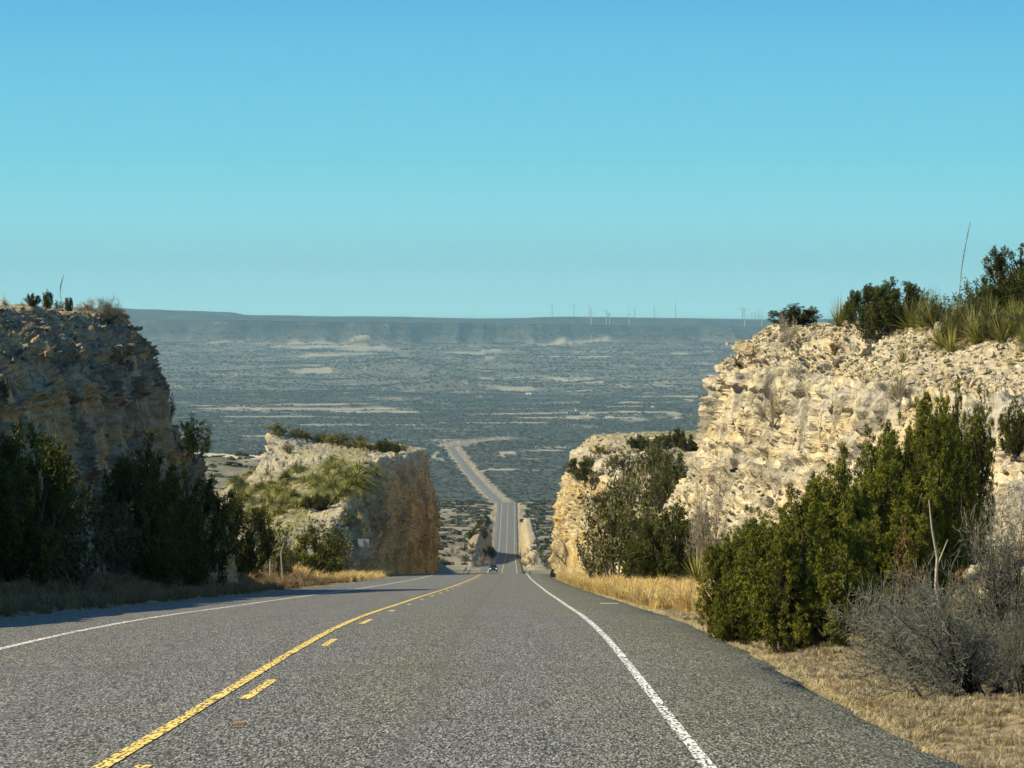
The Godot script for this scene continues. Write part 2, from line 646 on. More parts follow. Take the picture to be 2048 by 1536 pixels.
func juniper(sd: int, wide: float, plumes: int, tufts: int, blades: int, blade: float, dark: Color, light: Color) -> Dictionary:
	var r := RandomNumberGenerator.new()
	r.seed = sd
	var leaf := Tris.new()
	var wood := Tris.new()
	var bark := Color(0.085, 0.066, 0.05)
	var lobes: Array = []
	for k in 7:
		lobes.append([TAU * (k + r.randf() * 0.8) / 7.0, r.randf_range(0.4, 0.85) * wide, r.randf_range(0.6, 0.98)])
	lobes[0] = [0.0, 0.0, 1.0]
	for l in lobes:
		var a := Vector3(r.randf_range(-0.04, 0.04), 0, r.randf_range(-0.04, 0.04))
		var top := Vector3(cos(l[0]) * l[1], l[2] * 0.86, sin(l[0]) * l[1])
		var mid := a.lerp(top, 0.5) + Vector3(cos(l[0]), -0.3, sin(l[0])) * 0.05
		wood.tube(a, mid, 0.03, 0.02, 5, bark)
		wood.tube(mid, top, 0.02, 0.006, 5, bark)
	for k in plumes:
		var l: Array = lobes[k % lobes.size()]
		var t := pow(r.randf(), 1.15)
		var hh: float = l[2]
		var rad := wide * 0.72 * (0.55 + t * 2.2 if t < 0.2 else 1.0 * pow(1.0 - (t - 0.2) / 0.8, 0.72))
		rad *= r.randf_range(0.4, 1.0) * 0.62
		var az := r.randf_range(0, TAU)
		var out := Vector3(cos(az), 0, sin(az))
		var foot := Vector3(cos(l[0]) * l[1] * minf(1.0, t * 0.9 + 0.62), t * hh * 0.84, sin(l[0]) * l[1] * minf(1.0, t * 0.9 + 0.62)) + out * rad
		var axis := (Vector3.UP + out * r.randf_range(0.1, 0.6)).normalized()
		var ln := r.randf_range(0.12, 0.26)
		if foot.y + ln > hh * 1.02:
			ln = maxf(0.08, hh * 1.02 - foot.y)
		var w := ln * r.randf_range(0.2, 0.32)
		wood.tube(foot - out * rad * 0.6 - Vector3(0, 0.05, 0), foot + axis * ln * 0.6, 0.008, 0.003, 3, bark)
		var tone := r.randf()
		for s in tufts:
			var u := (s + r.randf()) / tufts
			var c := foot + axis * ln * u + dir_of(r) * w * sin(PI * (0.12 + 0.86 * u))
			var own := dark.lerp(light, clampf(tone * 0.7 + u * 0.45 + r.randf_range(-0.25, 0.25), 0.0, 1.0))
			for b in blades:
				var dr := (axis * 0.7 + dir_of(r)).normalized()
				var sd2 := dr.cross(dir_of(r)).normalized() * blade * 0.17
				var o := c + dir_of(r) * blade * 0.6
				leaf.tri(o - sd2, o + sd2, o + dr * blade * r.randf_range(0.7, 1.3), own * r.randf_range(0.75, 1.25))
	return {"trunk": wood.mesh(), "crown": leaf.mesh(), "wide": wide}


func shrub(sd: int, wide: float, stems: int, twigs: int, leaves: int, leaf_size: float, dark: Color, light: Color, bark: Color) -> Dictionary:
	var r := RandomNumberGenerator.new()
	r.seed = sd
	var leaf := Tris.new()
	var wood := Tris.new()
	for k in stems:
		var az := TAU * (k + r.randf()) / stems
		var tilt := r.randf_range(0.1, 1.0)
		var dr := Vector3(cos(az) * tilt * wide * 1.3, 1.0 - 0.35 * tilt, sin(az) * tilt * wide * 1.3)
		var p := Vector3(r.randf_range(-0.05, 0.05), 0, r.randf_range(-0.05, 0.05))
		var ln := r.randf_range(0.55, 0.95)
		var rad := 0.014
		for s in 5:
			var q := p + (dr.normalized() + dir_of(r) * 0.25) * ln / 5.0
			wood.tube(p, q, rad, rad * 0.75, 4, bark)
			rad *= 0.75
			if s > 0:
				for t in twigs:
					var e := q + (dr.normalized() * 0.5 + dir_of(r)).normalized() * r.randf_range(0.07, 0.2)
					if e.y < 0.02:
						e.y = 0.04
					wood.tube(q, e, 0.004, 0.002, 3, bark)
					var tone := dark.lerp(light, r.randf())
					for f in leaves:
						var c := q.lerp(e, r.randf_range(0.3, 1.1)) + dir_of(r) * 0.035
						var d2 := dir_of(r)
						var sd2 := d2.cross(dir_of(r)).normalized() * leaf_size * 0.32
						var tip := d2 * leaf_size * r.randf_range(0.7, 1.3)
						leaf.tri(c - sd2, c + sd2, c + tip, tone * r.randf_range(0.75, 1.25))
			p = q
	return {"trunk": wood.mesh(), "crown": leaf.mesh() if leaf.v.size() else null, "wide": wide}


func bare_branch(t: Tris, r: RandomNumberGenerator, p: Vector3, dr: Vector3, ln: float, rad: float, level: int, bark: Color, pale: Color) -> void:
	var seg: int = [6, 4, 3, 2][level]
	for s in seg:
		dr = (dr + dir_of(r) * (0.2 if level < 2 else 0.32)).normalized()
		var q := p + dr * ln / seg
		if q.y < 0.02:
			dr.y = absf(dr.y) + 0.1
			q.y = 0.025
		t.tube(p, q, rad, rad * 0.84, 5 if level == 0 else 3, bark.lerp(pale, clampf((level - 0.7) / 2.3 + r.randf_range(-0.25, 0.2), 0.0, 1.0)))
		rad *= 0.84
		p = q
		if level < 3 and (s > 0 or level > 0):
			for k in (2 if level != 1 else 3):
				var out := (dr * r.randf_range(0.5, 1.1) + dir_of(r) * 0.85 + Vector3(0, 0.12, 0)).normalized()
				bare_branch(t, r, p, out, ln * r.randf_range(0.4, 0.62), maxf(rad * 0.5, 0.0036), level + 1, bark, pale)


# stems: [heading, tilt up, length]
func bare_bush(sd: int, wide: float, stems: Array, bark: Color, pale: Color) -> Dictionary:
	var r := RandomNumberGenerator.new()
	r.seed = sd
	var t := Tris.new()
	for s in stems:
		var az: float = s[0]
		bare_branch(t, r, Vector3(cos(az), 0, sin(az)) * 0.04, Vector3(cos(az) * cos(s[1]), sin(s[1]), sin(az) * cos(s[1])), s[2], 0.042, 0, bark, pale)
	return {"trunk": t.mesh(), "crown": null, "wide": wide}


func rosette(sd: int, count: int, width: float, droop: float, low: float, cols: Array, dry: Color, dry_share: float) -> Dictionary:
	# narrow leaves out of one heart; 1 m from heart to tip
	var r := RandomNumberGenerator.new()
	r.seed = sd
	var t := Tris.new()
	for k in count:
		var az := r.randf_range(0, TAU)
		var up := r.randf_range(low, 1.0)
		var el := asin(clampf(up, -1.0, 1.0))
		var dr := Vector3(cos(az) * cos(el), sin(el), sin(az) * cos(el))
		var ln := r.randf_range(0.65, 1.0)
		var side := dr.cross(Vector3.UP if absf(dr.y) < 0.95 else Vector3.RIGHT).normalized()
		side = (side + dr.cross(side) * r.randf_range(-0.5, 0.5)).normalized() * width
		var col: Color = cols[r.randi_range(0, cols.size() - 1)]
		if r.randf() < dry_share * (1.5 if up < 0.2 else 0.4):
			col = dry
		col = col * r.randf_range(0.75, 1.25)
		var p := dr * 0.03
		var w0 := 1.0
		for s in 3:
			var f := (s + 1) / 3.0
			var q := dr * ln * f + Vector3(0, -droop * ln * f * f * cos(el), 0)
			var w1 := 1.0 - f * 0.93
			t.quad(p - side * w0, p + side * w0, q + side * w1, q - side * w1, col)
			p = q
			w0 = w1
	return {"trunk": null, "crown": t.mesh(), "wide": 1.0}


func grass_tuft(sd: int, count: int, width: float, lean: float, cols: Array) -> ArrayMesh:
	var r := RandomNumberGenerator.new()
	r.seed = sd
	var t := Tris.new()
	for k in count:
		var az := r.randf_range(0, TAU)
		var out := Vector3(cos(az), 0, sin(az))
		var p := out * r.randf_range(0.0, 0.22)
		var ln := r.randf_range(0.5, 1.0)
		var ben := r.randf_range(0.1, 1.0) * lean
		var side := Vector3(-sin(az + r.randf_range(-1, 1)), 0, cos(az)).normalized() * width
		var col: Color = cols[r.randi_range(0, cols.size() - 1)] * r.randf_range(0.75, 1.25)
		var m := p + Vector3(0, ln * 0.6, 0) + out * ben * ln * 0.3
		var e := p + Vector3(0, ln * (1.0 - 0.35 * ben), 0) + out * ben * ln
		t.quad(p - side, p + side, m + side * 0.7, m - side * 0.7, col)
		t.tri(m - side * 0.7, m + side * 0.7, e, col)
	return t.mesh()


func scrub_mesh(sd: int, faces: int) -> ArrayMesh:
	# a bush far off: many small leaf clumps over a low dome, 1 m high and about 1.6 m wide
	var r := RandomNumberGenerator.new()
	r.seed = sd
	var t := Tris.new()
	for k in faces:
		var n := dir_of(r)
		n.y = absf(n.y)
		var c := Vector3(n.x * 0.75, n.y * 0.8, n.z * 0.75) * r.randf_range(0.55, 1.0)
		c.y = maxf(c.y, 0.05)
		var a := (n + dir_of(r) * 0.9).normalized()
		var s := a.cross(dir_of(r)).normalized() * 0.26
		var u := a.cross(s).normalized() * 0.26
		var g := r.randf_range(0.7, 1.3)
		t.tri(c - s - u * 0.5, c + s - u * 0.5, c + u, Color(g, g, g))
	return t.mesh()


func plant(called: String, shape: Dictionary, where: Vector3, wide: float, tall: float, label: String, category: String, leaf: Material, turn := 0.0, group := "", crown := "crown", sink := 0.03) -> Node3D:
	var o := thing(called, label, category, where - Vector3(0, tall * sink, 0), group)
	o.rotation.y = turn
	var half: float = shape.wide
	var s := Vector3(wide * 0.5 / half, tall, wide * 0.5 / half)
	if crown == "leaves":
		s = Vector3(wide * 0.5, tall, wide * 0.5)
	var t := Transform3D(Basis.from_scale(s), Vector3.ZERO)
	if shape.trunk:
		part("branches" if crown != "crown" or shape.crown == null else "trunk", shape.trunk, mats.wood, o, t)
	if shape.crown:
		part(crown, shape.crown, leaf, o, t)
	return o


# ---------------------------------------------------------------- ground and valley
func patch_list() -> void:
	# pale bare soil, tracks and washes: where they lie and how big, [px, py, half width, half height]
	var l := [[560, 810, 220, 2.6, 0.6], [480, 819, 110, 2.6], [640, 817, 190, 2.4, 0.45], [760, 822, 110, 2.0], [540, 834, 130, 1.4, 0.4], [1180, 826.5, 262, 1.7, 0.2], [1120, 836, 90, 1.6], [1156, 834, 32, 4.5], [1250, 836, 60, 1.5], [1330, 826, 120, 1.8],
		[900, 879.5, 58, 2.0, 0.3], [560, 689, 200, 1.8], [660, 693, 120, 2.0], [740, 701, 90, 2.4], [420, 682, 90, 2.5], [690, 709, 70, 2.5], [930, 706, 45, 3], [870, 712, 40, 2], [1000, 704, 50, 1.6], [1165, 702, 36, 1.5], [1110, 688, 60, 2.2],
		[1190, 686, 50, 2], [1270, 684, 30, 3], [1390, 682, 26, 3], [1465, 680, 55, 4.5], [1360, 709, 20, 2.5], [1420, 703, 22, 1.8], [1480, 712, 30, 2.5], [1150, 717, 90, 1.6], [980, 724, 14, 2.2], [730, 731, 10, 3.5], [1125, 757, 40, 5],
		[1165, 755, 30, 3.5], [1190, 766, 24, 2.5], [1235, 773, 36, 3], [1300, 777, 60, 1.8], [965, 757, 26, 4], [1030, 779, 60, 1.6], [1150, 783, 50, 1.4], [1280, 793, 40, 1.2], [1380, 793, 60, 3], [1372, 800, 8, 4], [1300, 806, 90, 1.4],
		[800, 783, 50, 3], [640, 735, 40, 1.6], [520, 720, 45, 1.4], [620, 745, 50, 2.5], [690, 672, 30, 1.5], [560, 664, 40, 1.4], [500, 659, 70, 1.6], [380, 655, 40, 2.4], [700, 665, 50, 1.5], [1000, 845, 120, 1.2], [700, 850, 140, 1.2],
		[560, 872, 90, 1.5], [1000, 940, 60, 1], [1080, 902, 60, 1.3], [1100, 895, 50, 1], [1090, 941, 40, 1.5], [1060, 918, 30, 1], [1020, 905, 12, 3], [1004, 908, 8, 6], [880, 918, 9, 2], [872, 908, 5, 10], [868, 931, 22, 1.3], [960, 905, 10, 2], [1440, 840, 60, 1.2], [1350, 834, 10, 4], [1240, 815, 40, 1.4], [1000, 752, 40, 1.3], [850, 757, 40, 1.2]]
	for p in l:
		var d := valley_d(p[1])
		var dn := valley_d(p[1] + p[3])
		var df := valley_d(p[1] - p[3])
		patches.append([(p[0] - CX) / FOC * d, d, p[2] / FOC * d, maxf((df - dn) * 0.5, 25.0), p[4] if p.size() > 4 else 1.0])


func bare(x: float, d: float, near: Array) -> float:
	var w := 0.0
	for p in near:
		var ex: float = (x - p[0]) / p[2]
		var ed: float = (d - p[1]) / p[3]
		if absf(ex) < 1.5 and absf(ed) < 1.6:
			w = maxf(w, 1.0 - smoothstep(0.5, 1.0, sqrt(ex * ex * ex * ex + ed * ed) + p[4] * n_fbm.get_noise_2d(x * 0.009, d * 0.012)))
	return w


func ground_color(x: float, d: float, near: Array) -> Color:
	var u := x - road_x(d)
	var a := n_fbm.get_noise_2d(x * 0.4, d * 0.25)
	if d < 850.0:
		var verge := Color(0.27, 0.215, 0.135).lerp(Color(0.20, 0.165, 0.11), smoothstep(-0.3, 0.4, a))
		var land := Color(0.25, 0.24, 0.195).lerp(Color(0.16, 0.165, 0.125), smoothstep(-0.1, 0.3, n_fbm.get_noise_2d(x * 0.07, d * 0.05)))
		var c := verge.lerp(land, smoothstep(200.0, 330.0, d))
		if d > 560.0 and d < 672.0 and u < -20.0:
			c = c.lerp(Color(0.60, 0.55, 0.45), smoothstep(618.0, 640.0, d + 12.0 * a))
		return c
	var g := n_fbm.get_noise_2d(x * 0.02, d * 0.012)
	var c := Color(0.31, 0.28, 0.22).lerp(Color(0.19, 0.18, 0.135), smoothstep(-0.25, 0.35, g))
	if d > 2500.0:
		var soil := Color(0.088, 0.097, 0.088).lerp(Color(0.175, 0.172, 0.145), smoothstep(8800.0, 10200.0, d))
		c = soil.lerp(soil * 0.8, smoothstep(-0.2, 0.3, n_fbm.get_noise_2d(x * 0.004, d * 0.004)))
		c = c.lerp(Color(0.24, 0.225, 0.175), smoothstep(0.2, 0.5, n_fbm.get_noise_2d(x * 0.0022 + 70.0, d * 0.011)) * 0.3)
		if d > 9300.0:
			c = c.lerp(Color(0.24, 0.235, 0.195), 0.4 * smoothstep(-0.1, 0.3, n_fbm.get_noise_2d(x * 0.0016, d * 0.0016 + 30.0)))
		if d > 13300.0:
			var foot := 14750.0 + 1300.0 * n_big.get_noise_1d(x * 0.4) + 900.0 * absf(n_big.get_noise_1d(x * 1.5 + 900.0)) + 280.0 * absf(n_big.get_noise_1d(x * 4.5 + 70.0))
			var t := clampf((d - foot) / 760.0, 0.0, 1.0)
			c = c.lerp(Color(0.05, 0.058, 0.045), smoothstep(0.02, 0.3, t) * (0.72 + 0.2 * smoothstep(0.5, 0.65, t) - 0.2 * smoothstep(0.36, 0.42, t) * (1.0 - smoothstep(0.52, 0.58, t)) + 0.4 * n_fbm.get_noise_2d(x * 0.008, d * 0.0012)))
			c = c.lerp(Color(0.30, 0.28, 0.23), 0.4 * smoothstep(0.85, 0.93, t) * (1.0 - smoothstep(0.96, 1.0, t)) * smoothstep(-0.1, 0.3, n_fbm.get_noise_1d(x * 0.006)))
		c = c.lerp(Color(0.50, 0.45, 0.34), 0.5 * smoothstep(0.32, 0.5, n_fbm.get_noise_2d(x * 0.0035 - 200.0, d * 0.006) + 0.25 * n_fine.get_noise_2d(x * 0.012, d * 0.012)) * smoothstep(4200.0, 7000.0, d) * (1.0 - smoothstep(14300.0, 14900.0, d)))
		c = c.lerp(Color(0.52, 0.47, 0.36), bare(x, d, near) * 0.75)
	# cleared strip beside the road
	var strip := smoothstep(20.0, 13.0, u + 4.0 * a) * smoothstep(-14.0, -10.0, u + 3.0 * a) if d > 1900.0 else smoothstep(12.5, 8.5, absf(u))
	if d > 5440.0 and d < 5900.0:
		strip = smoothstep(30.0, 14.0, absf(u) / 1.6)
	if d < 5900.0:
		c = c.lerp(Color(0.37, 0.32, 0.235) * (1.0 + 0.7 * a), strip * 0.9)
	return c


func build_ground() -> void:
	var cols := PackedFloat32Array()
	for a in [-3.0, -1.6, -1.0, -0.7, -0.5, -0.38, -0.3, -0.25, -0.21, -0.185]:
		cols.append(a)
	var px := -90.0
	while px < 2140.0:
		cols.append((px - CX) / FOC)
		px += 2.5 if px > 850.0 and px < 1120.0 else 6.0
	for a in [0.175, 0.185, 0.21, 0.25, 0.3, 0.38, 0.5, 0.7, 1.0, 1.6, 3.0]:
		cols.append(a)
	var ds := PackedFloat32Array()
	var d := -60.0
	while d < 33000.0:
		ds.append(d)
		d += 6.0 if d < 12.0 else maxf(0.4, d * (0.009 if d > 600.0 and d < 2100.0 else 0.0115))
	var n := cols.size()
	var v := PackedVector3Array()
	v.resize(ds.size() * n)
	var c := PackedColorArray()
	c.resize(ds.size() * n)
	for i in ds.size():
		d = ds[i]
		var near: Array = []
		for p in patches:
			if absf(p[1] - d) < p[3] * 1.7:
				near.append(p)
		for j in n:
			var x := cols[j] * (d + 70.0)
			v[i * n + j] = Vector3(x, ground_y(x, d), -d)
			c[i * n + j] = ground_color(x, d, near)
	structure("ground", sheet(ds.size(), n, v, c), mats.soil, "dry scrubland falling from the roadside to a wide valley and a far mesa")


func road_rows() -> PackedFloat32Array:
	var ds := PackedFloat32Array()
	var d := -60.0
	while d < 5850.0:
		ds.append(d)
		d += 1.0 if d < 300.0 else maxf(1.0, d * 0.006) if d < 5300.0 else 8.0
	return ds


func road_frame(d: float) -> Array:
	var a := Vector3(road_x(d), 0, -d)
	var b := Vector3(road_x(d + 1.0), 0, -d - 1.0)
	var f := (b - a).normalized()
	return [a, Vector3(-f.z, 0, f.x)]


func build_road() -> void:
	var ds := road_rows()
	var offs := [-6.35, -6.1, -5.2, -4.4, -3.7, -3.4, -3.0, -2.6, -2.2, -1.8, -1.4, -1.0, -0.6, -0.2, 0.2, 0.6, 1.0, 1.4, 1.8, 2.2, 2.6, 3.0, 3.4, 3.7, 4.2, 4.8, 5.05, 5.15]
	var tone := [0.75, 0.85, 1.0, 1.05, 1.05, 0.95, 0.92, 1.05, 1.1, 1.0, 1.18, 1.16, 1.0, 1.0, 1.0, 0.98, 0.92, 0.9, 0.95, 1.0, 1.0, 0.92, 0.9, 0.85, 0.72, 0.66, 0.62, 0.6]
	var v := PackedVector3Array()
	var c := PackedColorArray()
	var uv := PackedVector2Array()
	for i in ds.size():
		var d := ds[i]
		var f := road_frame(d)
		for j in offs.size():
			var o: float = offs[j]
			if j == 0 or j == offs.size() - 1:
				o += 0.22 * n_fbm.get_noise_2d(d * 1.1, o * 9.0) + 0.16 * n_fine.get_noise_2d(d * 2.0, o)
			var p: Vector3 = f[0] + f[1] * o
			var y := -road_fall(d) - 0.012 * absf(o)
			if j == 0 or j == offs.size() - 1:
				y -= 0.05 if d < 600.0 else 0.3
			v.append(Vector3(p.x, y, p.z))
			uv.append(Vector2(o / 3.1, d / 21.0))
			var t: float = tone[j] * (1.0 + 0.16 * n_fbm.get_noise_2d(o * 0.35, d * 0.06) + 0.1 * n_fine.get_noise_2d(o * 1.0, d * 0.35))
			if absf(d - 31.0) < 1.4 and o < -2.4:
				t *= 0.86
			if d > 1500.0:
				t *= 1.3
			c.append(Color(t * 1.26, t * 1.25, t * 1.02))
	var road := structure("road", sheet(ds.size(), offs.size(), v, c, uv), mats.asphalt, "grey two-lane asphalt road running downhill between rock cuts into the valley")
	stripe(road, "edge_line", 3.6, 0.085, ds, -60.0, 5800.0, mats.white_paint)
	stripe(road, "edge_line", -3.5, 0.105, ds, -60.0, 5800.0, mats.white_paint)
	stripe(road, "centre_line", 0.0, 0.10, ds, -60.0, 2000.0, mats.yellow_paint)
	var s := 6.0
	while s < 250.0:
		stripe(road, "centre_dash", 0.24, 0.088, PackedFloat32Array([s, s + 0.8, s + 1.6, s + 2.4, s + 3.2]), s, s + 3.2, mats.yellow_paint)
		s += 10.35


func stripe(road: Node3D, called: String, off: float, wide: float, ds: PackedFloat32Array, d0: float, d1: float, mat: Material) -> void:
	var v := PackedVector3Array()
	var c := PackedColorArray()
	var uv := PackedVector2Array()
	var rows := 0
	for d in ds:
		if d < d0 or d > d1:
			continue
		var f := road_frame(d)
		var wob := 0.03 * n_big.get_noise_1d(d * 8.0)
		var w := wide * 0.5 * (1.0 + (0.0 if d < 400.0 else 0.5))
		for e in [-1.0, 1.0]:
			var p: Vector3 = f[0] + f[1] * (off + wob + e * (w + 0.006 * n_fine.get_noise_2d(d * 9.0, off * 5.0 + e)))
			v.append(Vector3(p.x, -road_fall(d) - 0.012 * absf(off) + (0.004 if d < 300.0 else 0.03), p.z))
			c.append(Color(1, 1, 1) * (1.0 + 0.1 * n_fbm.get_noise_1d(d * 0.7)))
			uv.append(Vector2(e * w / 1.5, d / 9.0))
		rows += 1
	var m := sheet(rows, 2, v, c, uv)
	part(called, m, mat, road)


func scrub_land() -> void:
	var r := RandomNumberGenerator.new()
	r.seed = 77
	var shapes: Array = [scrub_mesh(3, 46), scrub_mesh(4, 46), scrub_mesh(5, 46)]
	var zones := [[300.0, 672.0, 9000, 0.5, 1.5], [880.0, 1430.0, 6500, 1.5, 3.2], [1430.0, 2000.0, 12000, 1.8, 4.0], [3550.0, 5600.0, 42000, 2.0, 4.6], [5600.0, 9300.0, 60000, 2.5, 5.0], [9300.0, 15900.0, 120000, 3.6, 6.6]]
	var names := ["brush", "brush", "brush", "scrub", "thicket", "woodland"]
	var says := ["grey low brush over the pale bench behind the shaded cut", "dark brush dotted over the pale slope beside the lower rock cut", "dense dark brush on the brow above the lower rock cut", "dark scrub covering the valley floor beside the long road", "low scrub over the flat valley beyond the road bend", "dark scrub and juniper woodland over the foothills and mesa slope"]
	for z in zones.size():
		var zone = zones[z]
		var where: Array = [[], [], []]
		var tint: Array = [PackedColorArray(), PackedColorArray(), PackedColorArray()]
		var near: Array = []
		for p in patches:
			if p[1] + p[3] > zone[0] and p[1] - p[3] < zone[1]:
				near.append(p)
		for k in zone[2]:
			var d := sqrt(lerpf(zone[0] * zone[0], zone[1] * zone[1], r.randf()))
			var x := r.randf_range(-0.172, 0.172) * d
			var u := x - road_x(d)
			if absf(u) < 9.5 or (d < 850.0 and u > -22.0) or (d > 1900.0 and d < 5440.0 and u > -11.0 and u < 15.0) or (d > 5430.0 and d < 5900.0 and absf(u) < 30.0):
				continue
			var dens := n_fbm.get_noise_2d(x * 0.006, d * 0.005)
			if d < 1430.0:
				dens = n_fbm.get_noise_2d(x * 0.05, d * 0.03) - 0.05
			if r.randf() > (0.62 + dens * 1.3 if d < 2000.0 else 0.72 + dens * 0.6):
				continue
			if bare(x, d, near) > 0.35:
				continue
			var s := r.randf_range(zone[3], zone[4]) * (0.7 + 0.6 * r.randf())
			var q = k % 3
			where[q].append(Transform3D(Basis(Vector3.UP, r.randf_range(0, TAU)) * Basis.from_scale(Vector3(s, s * r.randf_range(0.45, 0.75), s)), Vector3(x, ground_y(x, d) - 0.1 * s, -d)))
			var g := r.randf()
			tint[q].append(Color(0.06, 0.076, 0.062).lerp(Color(0.135, 0.142, 0.112), g * g) * (0.8 + 0.5 * r.randf()))
		var o := thing(names[z], says[z], "")
		o.set_meta("kind", "stuff")
		for q in 3:
			scatter("bush_cover", shapes[q], mats.scrub, where[q], tint[q], o)


# ---------------------------------------------------------------- rock cuts
func build_cliffs() -> void:
	var r := RandomNumberGenerator.new()
	r.seed = 4
	for k in 10:
		stones.append(stone_mesh(r))
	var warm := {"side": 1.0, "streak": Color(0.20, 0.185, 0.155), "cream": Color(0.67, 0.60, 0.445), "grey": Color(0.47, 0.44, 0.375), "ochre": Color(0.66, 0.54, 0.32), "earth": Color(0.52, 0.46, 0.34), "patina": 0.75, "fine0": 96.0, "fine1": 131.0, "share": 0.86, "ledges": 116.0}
	var kinds := [[0, 0.5, 0, 0.8], [0.2, 0.8, 0, 0.0], [0.95, 0.12, 0, 0], [1, 0, 0, 0], [0.1, 0.15, 0.9, 0.1], [0, 0.1, 0.4, 0.7], [0, 0, 0, 1], [0, 0, 0, 1]]
	var rc := [
		[40.0, 24.0, -2.6, 26.0, -1.8, 27.0, -1.0, 28.0, -0.2, 30.0, 0.3, 34.0, 1.0, 50.0, 1.6, 90.0, 3.0],
		[80.0, 15.0, -5.2, 18.0, -4.2, 19.6, -3.3, 20.6, -2.4, 23.0, -1.6, 28.0, 0.0, 45.0, 0.9, 90.0, 2.0],
		[100.0, 10.8, -7.3, 13.2, -6.2, 14.9, -4.5, 15.5, -2.95, 18.0, -2.1, 23.5, -0.35, 40.0, 0.6, 90.0, 2.0],
		[110.0, 8.3, -8.2, 10.3, -6.9, 11.8, -4.6, 12.3, -2.8, 14.4, -1.75, 19.0, -0.25, 38.0, 0.6, 90.0, 2.0],
		[120.0, 6.4, -9.0, 7.7, -7.4, 9.0, -4.4, 9.4, -2.45, 10.7, -1.4, 13.2, -0.2, 30.0, 0.5, 90.0, 1.5],
		[126.0, 5.5, -9.6, 6.2, -7.5, 7.65, -4.3, 8.1, -2.35, 8.8, -1.2, 9.75, -0.3, 25.0, 0.4, 90.0, 1.2],
		[130.0, 5.7, -10.2, 6.5, -8.2, 7.9, -4.9, 8.4, -2.8, 9.2, -1.5, 10.4, -0.5, 26.0, 0.4, 90.0, 1.2],
		[136.0, 8.0, -10.7, 9.5, -9.0, 12.0, -7.0, 13.5, -5.0, 15.0, -3.4, 17.0, -1.8, 29.0, 0.2, 90.0, 1.0],
		[146.0, 11.0, -11.3, 13.0, -10.0, 16.0, -8.6, 18.0, -7.2, 20.0, -5.4, 23.0, -3.4, 34.0, -0.6, 90.0, 0.8],
		[170.0, 15.0, -13.4, 19.0, -13.0, 23.0, -12.4, 26.0, -11.0, 30.0, -9.0, 34.0, -7.0, 46.0, -4.0, 90.0, 0.0]]
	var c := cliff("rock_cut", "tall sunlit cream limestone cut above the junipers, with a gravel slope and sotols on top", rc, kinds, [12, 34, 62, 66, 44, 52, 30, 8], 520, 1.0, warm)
	rocks_on(c, 290, 0.14, 0.55, 15000, 0.045, 0.2, 96.0, 131.0, mats.loose, 21, [Color(0.60, 0.51, 0.35), Color(0.5, 0.45, 0.36), Color(0.40, 0.37, 0.31), Color(0.62, 0.5, 0.27)])
	grids.right_cut = c

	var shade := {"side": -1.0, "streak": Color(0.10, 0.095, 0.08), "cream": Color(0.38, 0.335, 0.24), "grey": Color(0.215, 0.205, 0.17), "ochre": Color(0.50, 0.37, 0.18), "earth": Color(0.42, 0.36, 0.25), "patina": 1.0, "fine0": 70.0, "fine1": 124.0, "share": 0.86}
	var lc := [
		[30.0, -10.6, -3.0, -11.2, -1.9, -11.8, -0.9, -12.4, 0.3, -13.4, 0.8, -15.0, 1.4, -30.0, 2.0, -90.0, 3.0],
		[60.0, -10.8, -5.2, -11.4, -3.6, -11.8, -2.5, -12.4, -1.0, -13.2, 0.0, -14.4, 1.0, -30.0, 1.5, -90.0, 2.4],
		[85.0, -12.2, -7.1, -12.9, -5.3, -13.3, -3.7, -13.8, -1.9, -14.9, -0.5, -16.8, 0.7, -32.0, 1.2, -90.0, 2.0],
		[98.0, -11.9, -8.0, -12.6, -6.3, -13.1, -4.2, -13.6, -2.1, -14.6, -0.7, -16.2, 0.45, -31.0, 1.0, -90.0, 2.0],
		[110.0, -11.3, -9.0, -11.9, -7.3, -12.6, -4.8, -13.0, -2.3, -13.6, -0.85, -14.6, 0.15, -30.0, 0.7, -90.0, 1.5],
		[117.0, -10.7, -9.6, -11.2, -8.0, -11.8, -5.2, -12.3, -2.5, -12.8, -1.1, -13.4, -0.15, -28.0, 0.5, -90.0, 1.2],
		[120.0, -10.5, -9.9, -10.9, -8.6, -11.6, -6.4, -12.3, -4.4, -13.0, -3.0, -13.9, -1.8, -28.0, -0.3, -90.0, 1.0],
		[124.0, -10.3, -10.2, -10.8, -9.2, -11.2, -7.8, -11.9, -6.3, -13.0, -5.2, -14.6, -4.0, -28.0, -2.0, -90.0, 0.6],
		[130.0, -10.6, -10.7, -11.2, -10.0, -11.8, -9.1, -12.6, -8.1, -13.8, -7.2, -15.6, -6.2, -29.0, -4.6, -90.0, 0.0],
		[145.0, -12.0, -11.8, -13.2, -11.5, -14.5, -11.2, -15.6, -10.7, -17.5, -10.2, -20.0, -9.4, -32.0, -8.0, -90.0, -5.0],
		[170.0, -14.0, -13.8, -17.0, -13.5, -20.0, -13.3, -24.0, -13.0, -28.0, -12.8, -32.0, -12.6, -45.0, -12.4, -90.0, -11.0]]
	var lkinds := [[0, 0.5, 0, 0.8], [0.3, 0.7, 0, 0.0], [0.9, 0.2, 0, 0], [1, 0, 0, 0], [0.2, 0.1, 0.9, 0.0], [0, 0.1, 0.4, 0.7], [0, 0, 0, 1], [0, 0, 0, 1]]
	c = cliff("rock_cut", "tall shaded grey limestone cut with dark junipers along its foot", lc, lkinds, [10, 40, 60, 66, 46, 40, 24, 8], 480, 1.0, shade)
	rocks_on(c, 90, 0.14, 0.42, 2200, 0.06, 0.24, 72.0, 126.0, mats.dark_rock, 22, [Color(0.33, 0.29, 0.21), Color(0.26, 0.235, 0.19)])
	grids.left_cut = c

